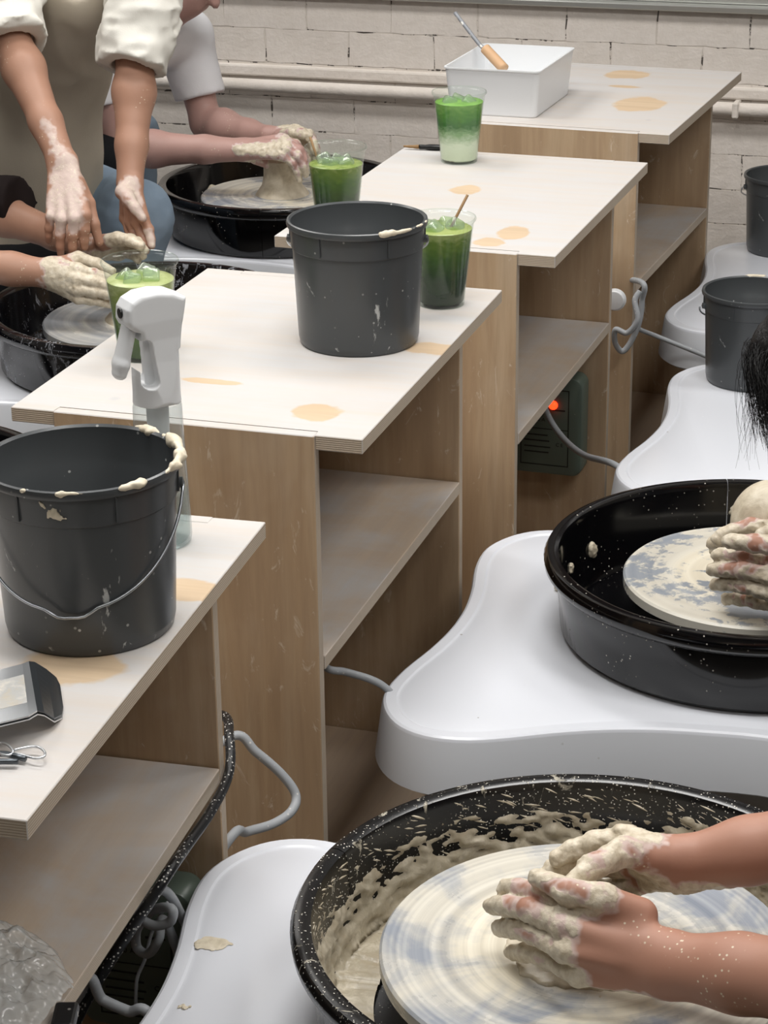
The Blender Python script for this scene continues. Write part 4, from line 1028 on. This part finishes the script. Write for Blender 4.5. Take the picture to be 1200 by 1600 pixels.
# ---- near right potter: two hands cupping the mound (arms come in from the right)
hL = dict(w=(-0.3069, 1.8564, 0.5720), k=[(-0.4086, 1.8804, 0.6040), (-0.4159, 1.8561, 0.5980), (-0.4102, 1.8449, 0.5770), (-0.3980, 1.8480, 0.5490)],
          t=[(-0.4937, 1.9281, 0.5850), (-0.5044, 1.9173, 0.5680), (-0.4966, 1.9143, 0.5450), (-0.4800, 1.9040, 0.5250)],
          th=[(-0.3448, 1.8869, 0.6040), (-0.3816, 1.8742, 0.6250), (-0.4157, 1.8693, 0.6300), (-0.4502, 1.8930, 0.6250)], bow=(0, -.35, .9), bl=.11, s=1.03)
hR = dict(w=(-0.3243, 1.9904, 0.6070), k=[(-0.3833, 1.9896, 0.6280), (-0.3982, 2.0081, 0.6060), (-0.3945, 2.0203, 0.5780), (-0.3812, 2.0235, 0.5510)],
          t=[(-0.4498, 1.9762, 0.6000), (-0.4655, 1.9747, 0.5750), (-0.4653, 1.9869, 0.5500), (-0.4536, 1.9975, 0.5300)],
          th=[(-0.3477, 1.9704, 0.6220), (-0.3760, 1.9541, 0.6340), (-0.3994, 1.9183, 0.6340), (-0.4155, 1.8974, 0.6240)], bow=(0, .6, .5), bl=.12, s=1.03)
eL = A_(hL['w'])+A_((.235, -.075, .060)); eR = A_(hR['w'])+A_((.225, .025, .075))
cl = fingers_clay(hL, .0165, [((-0.3997, 1.8630, 0.5300), (-0.3196, 1.8432, 0.5320), .021, .016), ((-0.4185, 1.8655, 0.6200), (-0.3900, 1.8690, 0.6200), .017, .012)])
cr = fingers_clay(hR, .018, [((-0.3721, 1.9847, 0.6250), (-0.3397, 1.9835, 0.5700), .034, .030), ((-0.3084, 1.9739, 0.5850), (-0.2786, 1.9896, 0.6000), .017, .014)])
hip = (.34, 1.92, .50); ch = (.24, 1.93, .92); sL = (.12, 1.74, 1.02); sR = (.12, 2.12, 1.02); hd = (.06, 1.93, 1.22)
tp, hair = torso_parts(hip, ch, sL, sR, hd, (-.8, 0, -.5))
p5 = person('person', 'bare-armed person cupping clay with both hands on the nearest wheel', (.34, 1.92, .0),
    [arm_mesh(eL, hL, cl, .0020, 1.1, sL, .0020, 1.0, 1.0, .009), arm_mesh(eR, hR, cr, .0021, 1.0, sR, .0024, 2.0, 1.0, .010), tp], MT['skin_tan'])
def shirt5(P):
    d = chain_d(P, [A_(hip), A_(ch)], [.15, .145], .05); d = smin(d, cap_d(P, sL, sR, .068, .068), .05)
    for s_, e_ in ((sL, eL), (sR, eR)):
        e2 = A_(s_)+(A_(e_)-A_(s_))*.55; d = smin(d, cap_d(P, s_, e2, .062, .06), .03)
    return d-folds(P, .008, 12)
garment('shirt', shirt5, *bounds([hip, ch, sL, sR], .22), .009, MT['shirt_dark'], p5)
garment('hair', hair, *bounds([hd], .16), .006, MT['hair'], p5)
def legs(hipL, kneeL, footL, hipR, kneeR, footR, r=1.0):
    def f(P):
        d = chain_d(P, [A_(hipL), A_(kneeL), A_(footL)], [.085*r, .062*r, .045*r], .03)
        e = chain_d(P, [A_(hipR), A_(kneeR), A_(footR)], [.085*r, .062*r, .045*r], .03)
        return np.minimum(d, e)-folds(P, .006, 14)
    return f
def stool(x, y, h, label):
    t = thing('stool', label, 'stool', (x, y, 0), 0, 'low round stools')
    link('seat', lathe('seat', [(0, h-.03), (.15, h-.03), (.16, h-.022), (.16, h-.006), (.15, h), (0, h)], 32), MT['wood_handle'], t)
    for k in range(4):
        a = PI/4+k*PI/2; link('leg', tube('leg', [(.1*math.cos(a), .1*math.sin(a), h-.03), (.14*math.cos(a), .14*math.sin(a), .0)], .012, 8, 1), MT['dark_steel'], t)
lp = [(.34, 1.84, .50), (.30, 1.50, .50), (.30, 1.48, .06), (.34, 2.00, .50), (.30, 2.36, .50), (.30, 2.38, .06)]
garment('trousers', legs(*lp), *bounds(lp, .12), .009, MT['trousers'], p5); stool(.36, 1.92, .35, 'round stool under the person at the nearest wheel')

# ---- second right potter: hands on the clay dome, long black hair falling into view
hL = dict(w=(-0.2542, 2.7916, 0.5780), k=[(-0.3511, 2.8115, 0.6120), (-0.3453, 2.7899, 0.5960), (-0.3414, 2.7894, 0.5720), (-0.3366, 2.8023, 0.5460)],
          t=[(-0.4276, 2.8258, 0.6020), (-0.4323, 2.8216, 0.5820), (-0.4284, 2.8317, 0.5560), (-0.4149, 2.8439, 0.5300)],
          th=[(-0.2892, 2.7985, 0.6180), (-0.3343, 2.7867, 0.6400), (-0.3718, 2.7822, 0.6450), (-0.4057, 2.7897, 0.6400)], bow=(0, -.6, .6), bl=.14)
hR = dict(w=(-0.2606, 2.8929, 0.6000), k=[(-0.3530, 2.8780, 0.6300), (-0.3656, 2.9105, 0.6100), (-0.3697, 2.9477, 0.5850), (-0.3667, 2.9862, 0.5600)],
          t=[(-0.4324, 2.8619, 0.6120), (-0.4450, 2.8988, 0.5900), (-0.4462, 2.9336, 0.5660), (-0.4401, 2.9699, 0.5400)],
          th=[(-0.2932, 2.8625, 0.6200), (-0.3279, 2.8562, 0.6300), (-0.3510, 2.8640, 0.6300), (-0.3707, 2.8487, 0.6300)], bow=(0, .6, .5), bl=.2)
eL = A_(hL['w'])+A_((.24, -.03, .10)); eR = A_(hR['w'])+A_((.23, .06, .10))
cl = fingers_clay(hL, .0185, [((-0.3589, 2.7913, 0.5700), (-0.3232, 2.7925, 0.5500), .022, .02), ((-0.3518, 2.7958, 0.5880), (-0.3307, 2.7882, 0.5700), .016, .016)], .15)
cr = fingers_clay(hR, .018)
hip = (.33, 2.90, .50); ch = (.17, 2.90, .88); sL = (.04, 2.72, .97); sR = (.04, 3.10, .97); hd = (-.232, 2.80, 1.00)
tp, hair = torso_parts(hip, ch, sL, sR, hd, (-.75, 0, -.65))
p4 = person('person', 'person with long black hair shaping a clay dome with both hands', (.33, 2.90, 0),
    [arm_mesh(eL, hL, cl, .0023, 1.0, sL, .0022, 5.0), arm_mesh(eR, hR, cr, .0026, 1.0, sR, .003, 6.0), tp], MT['skin_tan'])
def shirt4(P):
    d = chain_d(P, [A_(hip), A_(ch)], [.14, .135], .05); d = smin(d, cap_d(P, sL, sR, .062, .062), .05)
    for s_, e_ in ((sL, eL), (sR, eR)):
        e2 = A_(s_)+(A_(e_)-A_(s_))*.5; d = smin(d, cap_d(P, s_, e2, .058, .056), .03)
    return d-folds(P, .008, 12)
garment('shirt', shirt4, *bounds([hip, ch, sL, sR], .22), .009, MT['shirt_grey'], p4)
hr = garment('hair', hair, *bounds([hd], .16), .006, MT['hair'], p4)
lp = [(.33, 2.82, .50), (.30, 2.50, .50), (.30, 2.46, .06), (.33, 2.98, .50), (.30, 3.32, .50), (.30, 3.36, .06)]
garment('trousers', legs(*lp), *bounds(lp, .12), .009, MT['trousers'], p4); stool(.35, 2.90, .36, 'round stool under the long-haired person')
# hanging strands: roots over the scalp, falling past the face
rg = random.Random(11); V, F = [], []
def strand(p0, p1, p2, r):
    n = 9; k = 3; b = len(V)
    for i in range(n+1):
        t = i/n; c = p0*(1-t)**2+p1*2*t*(1-t)+p2*t*t; rr_ = r*(1-.75*t)
        for q_ in range(k): a = 2*PI*q_/k; V.append(c+Vector((math.cos(a)*rr_, math.sin(a)*rr_, 0)))
    for i in range(n):
        for q_ in range(k): F.append((b+i*k+q_, b+i*k+(q_+1) % k, b+(i+1)*k+(q_+1) % k, b+(i+1)*k+q_))
root = Vector((-0.3414, 2.7600, 0.9283)); tipc = Vector((-0.3492, 2.7200, 0.8300)); off = Vector(p4.location)
for i in range(1500):
    u = rg.random()**.8; a = rg.uniform(0, 2*PI); wob = lambda s_: Vector((rg.gauss(0, s_), rg.gauss(0, s_), rg.gauss(0, s_)))
    p0 = root+Vector((.050*u*math.cos(a), .05*u*math.sin(a), .03*(1-u)+rg.uniform(-.01, .01)))
    p2 = tipc+Vector((.028*u*math.cos(a)+.01, .05*u*math.sin(a), 0))+wob(.008)+Vector((0, 0, rg.uniform(-.02, .075)))
    strand(p0-off, (p0+p2)/2+Vector((.014*u*math.cos(a)-.012, 0, .03))+wob(.006)-off, p2-off, rg.uniform(.0004, .0010))
for i in range(46):
    p0 = root+wob(.02); p2 = tipc+Vector((-rg.uniform(.0, .042), rg.uniform(-.05, .05), rg.uniform(-.055, .03)))
    strand(p0-off, (p0+p2)/2+Vector((-.02, 0, .01))+wob(.012)-off, p2-off, .0005)
st = link('hair_strands', me('hair_strands', V, F, True), MT['hair'], p4); st['kind'] = 'stuff'
def lock(P): return chain_d(P, [A_(hd)+A_((-.02, -.03, .03)), A_(root+Vector((.005, 0, .0))), A_((root+tipc)/2+Vector((.012, 0, .005))), A_(tipc+Vector((.02, 0, .04)))], [.075, .045, .036, .012], .02)-.004*(vnoise(P*A_((1, 1, .15)), 260)-.5)
garment('hair_lock', lock, *bounds([root, tipc, hd], .10), .0035, MT['hair'], p4)
def lock2(P): return smin(chain_d(P, [A_(hd)+A_((-.02, .05, .03)), A_(hd)+A_((-.04, .10, -.08)), A_(hd)+A_((-.03, .11, -.25))], [.07, .04, .012], .02), chain_d(P, [A_(hd)+A_((.06, 0, .02)), A_(hd)+A_((.14, 0, -.01)), A_(hd)+A_((.22, 0, -.06))], [.08, .07, .04], .03), .02)-.004*(vnoise(P*A_((1, 1, .15)), 260)-.5)
garment('hair_lock', lock2, *bounds([A_(hd)+A_((.22, .1, -.25)), A_(hd)], .10), .006, MT['hair'], p4)

# ---- seated person at the left wheel (dark sleeves, hands coated grey)
hR = dict(w=(-1.9235, 3.8450, 0.6179), k=[(-1.8620, 3.8400, 0.6329), (-1.8574, 3.8250, 0.6178), (-1.8578, 3.8200, 0.5983), (-1.8601, 3.8250, 0.5785)],
          t=[(-1.7976, 3.8700, 0.6047), (-1.7885, 3.8600, 0.5925), (-1.7885, 3.8550, 0.5782), (-1.8033, 3.8550, 0.5614)],
          th=[(-1.9086, 3.8600, 0.6332), (-1.8798, 3.8800, 0.6431), (-1.8463, 3.8900, 0.6324), (-1.8163, 3.8950, 0.6175)], bow=(0, -.8, .5), bl=.12)
hL = dict(w=(-1.9164, 4.0300, 0.6225), k=[(-1.8552, 4.0300, 0.6429), (-1.8622, 4.0500, 0.6265), (-1.8666, 4.0550, 0.6141), (-1.8729, 4.0550, 0.6042)],
          t=[(-1.7909, 3.9900, 0.6483), (-1.7890, 4.0000, 0.6352), (-1.7939, 4.0000, 0.6229), (-1.8065, 4.0050, 0.6113)],
          th=[(-1.8832, 4.0100, 0.6421), (-1.8468, 4.0000, 0.6551), (-1.8120, 3.9850, 0.6574), (-1.7871, 3.9750, 0.6511)], bow=(0, .5, .7), bl=.12)
eR = A_((-2.1866, 3.8000, 0.6448)); eL = A_((-2.2367, 4.1200, 0.6744))
cR = fingers_clay(hR, .022, [((-1.9123, 3.8450, 0.6187), (-1.8593, 3.8300, 0.6046), .034, .036), ((-1.9221, 3.8400, 0.6036), (-1.8712, 3.8300, 0.5710), .016, .016)], .0)
cL = fingers_clay(hL, .022, [((-1.8991, 4.0300, 0.6237), (-1.8579, 4.0400, 0.6254), .030, .03)])
hip = (-2.62, 3.92, .50); ch = (-2.50, 3.93, .92); sR = (-2.40, 3.74, 1.02); sL = (-2.38, 4.14, .98); hd = (-2.36, 3.95, 1.24)
tp, hair = torso_parts(hip, ch, sL, sR, hd, (.8, 0, -.5))
p3 = person('person', 'seated person with dark sleeves and clay-grey hands at the left edge', (-2.62, 3.92, 0),
    [arm_mesh(eR, hR, cR, .0026, .95, sR, .0013, 8.0), arm_mesh(eL, hL, cL, .0028, .95, sL, .0013, 9.0), tp], MT['skin_warm'])
slv = A_((-2.1137, 4.1000, 0.6870))
def shirt3(P):
    d = chain_d(P, [A_(hip), A_(ch)], [.15, .14], .05); d = smin(d, cap_d(P, sL, sR, .066, .066), .05)
    d = smin(d, cap_d(P, sR, A_(sR)+(eR-A_(sR))*.6, .06, .062), .03)
    s = smin(cap_d(P, sL, eL, .064, .066), cap_d(P, eL, slv, .062, .056), .02)
    ax = unit(slv-eL); s = np.maximum(s, (P-slv)@ax)
    return np.minimum(d, s)-folds(P, .008, 14)
garment('shirt', shirt3, *bounds([hip, ch, sL, sR, slv, eL], .2), .008, MT['shirt_dark'], p3)
garment('hair', hair, *bounds([hd], .16), .007, MT['hair'], p3)
lp = [(-2.6, 4.03, .50), (-2.2, 4.36, .46), (-2.3, 4.36, .06), (-2.6, 3.83, .50), (-2.28, 3.46, .46), (-2.3, 3.44, .06)]
garment('trousers', legs(*lp), *bounds(lp, .12), .010, MT['trousers'], p3); stool(-2.64, 3.92, .35, 'round stool under the seated person in dark sleeves')

# ---- standing helper in cream shirt and apron, leaning over the wheel
hA = dict(w=(-1.9521, 3.9850, 0.8111), k=[(-1.8691, 3.9050, 0.7258), (-1.8899, 3.8950, 0.7192), (-1.9178, 3.8950, 0.7160), (-1.9436, 3.9000, 0.7196)],
          t=[(-1.8763, 3.9050, 0.6603), (-1.9001, 3.9000, 0.6455), (-1.9267, 3.9000, 0.6450), (-1.9565, 3.9100, 0.6666)],
          th=[(-1.9106, 3.9650, 0.7686), (-1.8811, 3.9450, 0.7387), (-1.8642, 3.9300, 0.7018), (-1.8554, 3.9300, 0.6658)], bow=(.1, -.9, .2), bl=.06)
hB = dict(w=(-1.8542, 4.0900, 0.7459), k=[(-1.8103, 4.0500, 0.6890), (-1.8310, 4.0600, 0.6758), (-1.8521, 4.0750, 0.6707), (-1.8736, 4.0950, 0.6725)],
          t=[(-1.7863, 4.0300, 0.6370), (-1.7996, 4.0300, 0.6253), (-1.8233, 4.0450, 0.6225), (-1.8465, 4.0600, 0.6291)],
          th=[(-1.8535, 4.0550, 0.7381), (-1.8340, 4.0350, 0.7282), (-1.8150, 4.0250, 0.7133), (-1.7984, 4.0200, 0.6958)], bow=(.3, .6, .1), bl=.10)
eA = A_((-2.1289, 4.1400, 1.0329)); eB = A_((-1.8844, 4.2200, 0.9824))
cA = [(A_((-1.9358, 3.9700, 0.8024)), A_((-1.9088, 3.8900, 0.7321)), .030, .042), (A_((-1.9890, 4.0000, 0.8862)), A_((-1.9404, 3.9700, 0.8176)), .008, .02), (A_((-2.0029, 4.0000, 0.8140)), A_((-1.9748, 3.9500, 0.7551)), .014, .012)]
cB = [(A_((-1.8452, 4.0600, 0.7481)), A_((-1.8166, 4.0300, 0.7226)), .026, .016), (A_((-1.8220, 4.0200, 0.7246)), A_((-1.7925, 4.0100, 0.6986)), .012, .011), (A_((-1.7976, 4.0300, 0.6615)), A_((-1.7806, 4.0200, 0.6373)), .010, .01)]
hip = (-2.33, 4.57, .92); ch = (-2.20, 4.46, 1.20); sA = (-2.25, 4.30, 1.28); sB = (-1.88, 4.36, 1.26); hd = (-2.04, 4.22, 1.47)
tp, hair = torso_parts(hip, ch, sA, sB, hd, (0, -.8, -.6))
p1 = person('person', 'standing person in beige apron and rolled cream sleeves guiding the hands at the left wheel', (-2.33, 4.66, 0),
    [arm_mesh(eA, hA, cA, .0026, .98, sA, .0006, 12.0, .40), arm_mesh(eB, hB, cB, .0026, .98, sB, .0006, 13.0, .42), tp], MT['skin_warm'])
cuA = A_((-2.1085, 4.1200, 1.0188)); cuB = A_((-1.8838, 4.2000, 0.9650))
def shirt1(P):
    d = chain_d(P, [A_(hip), A_(ch)], [.13, .135], .05); d = smin(d, cap_d(P, sA, sB, .07, .07), .05)
    s = d
    for sh, cu, el in ((sA, cuA, eA), (sB, cuB, eB)):
        ax = unit(cu-A_(sh)); a = cap_d(P, sh, cu, .078, .066)-folds(P, .030, 13, (1, 1, 1.6), 2)
        roll = cap_d(P, cu-ax*.028, cu-ax*.012, .066, .064)-folds(P, .007, 40, (.5, .5, 2.2))
        a = np.maximum(smin(a, roll, .006), (P-cu)@ax); a = np.maximum(a, -(np.maximum(cap_d(P, el, cu+ax*.1, .050, .05), -((P-cu)@ax)-.02)))
        s = smin(s, a, .02)
    return s-folds(P, .012, 9, (1, 1, 1), 5)
garment('shirt', shirt1, *bounds([hip, ch, sA, sB, cuA, cuB], .17), .0055, MT['shirt_cream'], p1)
def apron(P):
    body = chain_d(P, [A_((-2.3101, 4.5600, 0.4083)), A_((-2.2838, 4.5600, 0.6685)), A_((-2.2142, 4.5000, 0.9165)), A_((-2.0626, 4.3600, 1.0962))], [.145, .128, .125, .105], .05)
    wide = smin(body, cap_d(P, A_((-2.4011, 4.6000, 0.3910)), A_((-2.3407, 4.6000, 0.7314)), .14, .12), .05)
    d = wide-folds(P, .016, 7, (1.6, 1, .35), 1)
    d = np.maximum(d, -d-.03)
    d = np.maximum(d, P[:, 1]-4.60)
    neck = cap_d(P, A_((-2.0115, 4.2200, 1.1079)), A_((-2.0301, 4.2500, 1.1652)), .048, .05); d = np.maximum(d, -neck)
    return np.maximum(d, .36-P[:, 2])
ap = garment('apron', apron, (-2.6, 4.1, .34), (-1.8, 4.7, 1.35), .007, MT['apron'], p1)
pk = [A_((-2.2216, 4.4100, 0.8223)), A_((-2.1241, 4.4200, 0.8252)), A_((-2.1485, 4.4600, 0.5811)), A_((-2.2846, 4.4600, 0.5723))]
garment('hair', hair, *bounds([hd], .16), .007, MT['hair'], p1)
lp = [(-2.40, 4.53, .88), (-2.42, 4.51, .50), (-2.42, 4.51, .06), (-2.29, 4.53, .88), (-2.28, 4.51, .50), (-2.28, 4.51, .06)]
garment('trousers', legs(*lp, .8), *bounds(lp, .12), .010, MT['trousers'], p1)

# ---- far left potter in white T-shirt and jeans
hR = dict(w=(-1.9365, 4.9400, 0.6301), k=[(-1.8461, 4.9650, 0.6578), (-1.8222, 4.9350, 0.6562), (-1.8137, 4.9150, 0.6439), (-1.8203, 4.9050, 0.6287)],
          t=[(-1.7839, 4.9700, 0.6073), (-1.7687, 4.9400, 0.5961), (-1.7719, 4.9250, 0.5837), (-1.7885, 4.9250, 0.5702)],
          th=[(-1.9118, 4.9600, 0.6084), (-1.8835, 4.9800, 0.5899), (-1.8509, 4.9900, 0.5833), (-1.8210, 4.9900, 0.5882)], bow=(.5, -.3, .7), bl=.2)
hL = dict(w=(-1.9334, 5.1000, 0.6280), k=[(-1.8624, 5.1100, 0.6473), (-1.8614, 5.1300, 0.6368), (-1.8636, 5.1400, 0.6234), (-1.8726, 5.1450, 0.6090)],
          t=[(-1.7956, 5.0600, 0.6091), (-1.7946, 5.0700, 0.5911), (-1.7983, 5.0700, 0.5749), (-1.8104, 5.0700, 0.5583)],
          th=[(-1.8846, 5.0600, 0.6422), (-1.8487, 5.0400, 0.6546), (-1.8202, 5.0300, 0.6582), (-1.8006, 5.0300, 0.6498)], bow=(.5, .3, .7), bl=.2)
eR = A_((-2.2410, 4.8800, 0.6291)); eL = A_((-2.1369, 5.2000, 0.6321))
cR = fingers_clay(hR, .014, [((-1.9378, 4.9100, 0.6396), (-1.8388, 4.9000, 0.6534), .016, .03), ((-1.9090, 4.9300, 0.6010), (-1.7836, 4.9200, 0.5639), .018, .02), ((-1.8348, 4.9800, 0.6724), (-1.7959, 4.9800, 0.6590), .014, .016)])
cL = fingers_clay(hL, .020, [((-1.8703, 5.1000, 0.6537), (-1.8370, 5.1000, 0.6475), .03, .03)])
hip = (-2.50, 5.06, .52); ch = (-2.33, 5.06, .88); sR = A_((-2.2907, 4.8600, 0.8927)); sL = A_((-2.2030, 5.2400, 0.8391)); hd = A_((-2.0975, 5.0400, 1.0447))
tp, hair = torso_parts(hip, ch, sL, sR, hd, (.75, -.1, -.62), .95)
p2 = person('person', 'person in white T-shirt and jeans throwing a pot on the far left wheel', (-2.50, 5.06, 0),
    [arm_mesh(eR, hR, cR, .0028, 1.0, sR, .002, 15.0), arm_mesh(eL, hL, cL, .0032, 1.0, sL, .003, 16.0), tp], MT['skin_pink'])
hmR = A_((-2.2872, 4.8600, 0.7430)); hmL = A_((-2.1596, 5.2200, 0.6957))
def shirt2(P):
    d = chain_d(P, [A_(hip), A_(ch)], [.13, .135], .05); d = smin(d, cap_d(P, sL, sR, .07, .07), .06)
    for sh, hm in ((sR, hmR), (sL, hmL)):
        ax = unit(hm-A_(sh)); a = np.maximum(cap_d(P, sh, hm+ax*.02, .068, .062), (P-hm)@ax); d = smin(d, a, .015)
    return d-folds(P, .010, 9, (1, 1, 1), 3)
garment('shirt', shirt2, *bounds([hip, ch, sL, sR, hmR, hmL], .15), .0065, MT['shirt_white'], p2)
garment('hair', hair, *bounds([hd], .16), .007, MT['hair'], p2)
kR = (-2.0390, 4.5300, 0.5594); kL = (-2.44, 5.40, .54)
def jeans(P):
    d = chain_d(P, [A_((-2.50, 4.95, .53)), A_(kR), A_((-2.13, 4.49, .06))], [.095, .074, .055], .03)
    e = chain_d(P, [A_((-2.50, 5.16, .53)), A_(kL), A_((-2.46, 5.42, .06))], [.10, .070, .055], .03)
    return np.minimum(d, e)-folds(P, .010, 12, (1, 1, 1.3), 4)
garment('jeans', jeans, *bounds([(-2.5, 4.95, .5), kR, (-2.16, 4.49, .06), kL], .13), .007, MT['denim'], p2); stool(-2.60, 5.06, .37, 'round stool under the person in jeans')
def lap(P):
    d = chain_d(P, [A_((-2.42, 4.96, .60)), A_((-2.2290, 4.8000, 0.6003))], [.13, .06], .03)
    return np.maximum(d-folds(P, .01, 10), .50-P[:, 2])
garment('lap_cloth', lap, (-2.6, 4.6, .48), (-1.95, 5.15, .8), .008, MT['trousers'], p2)
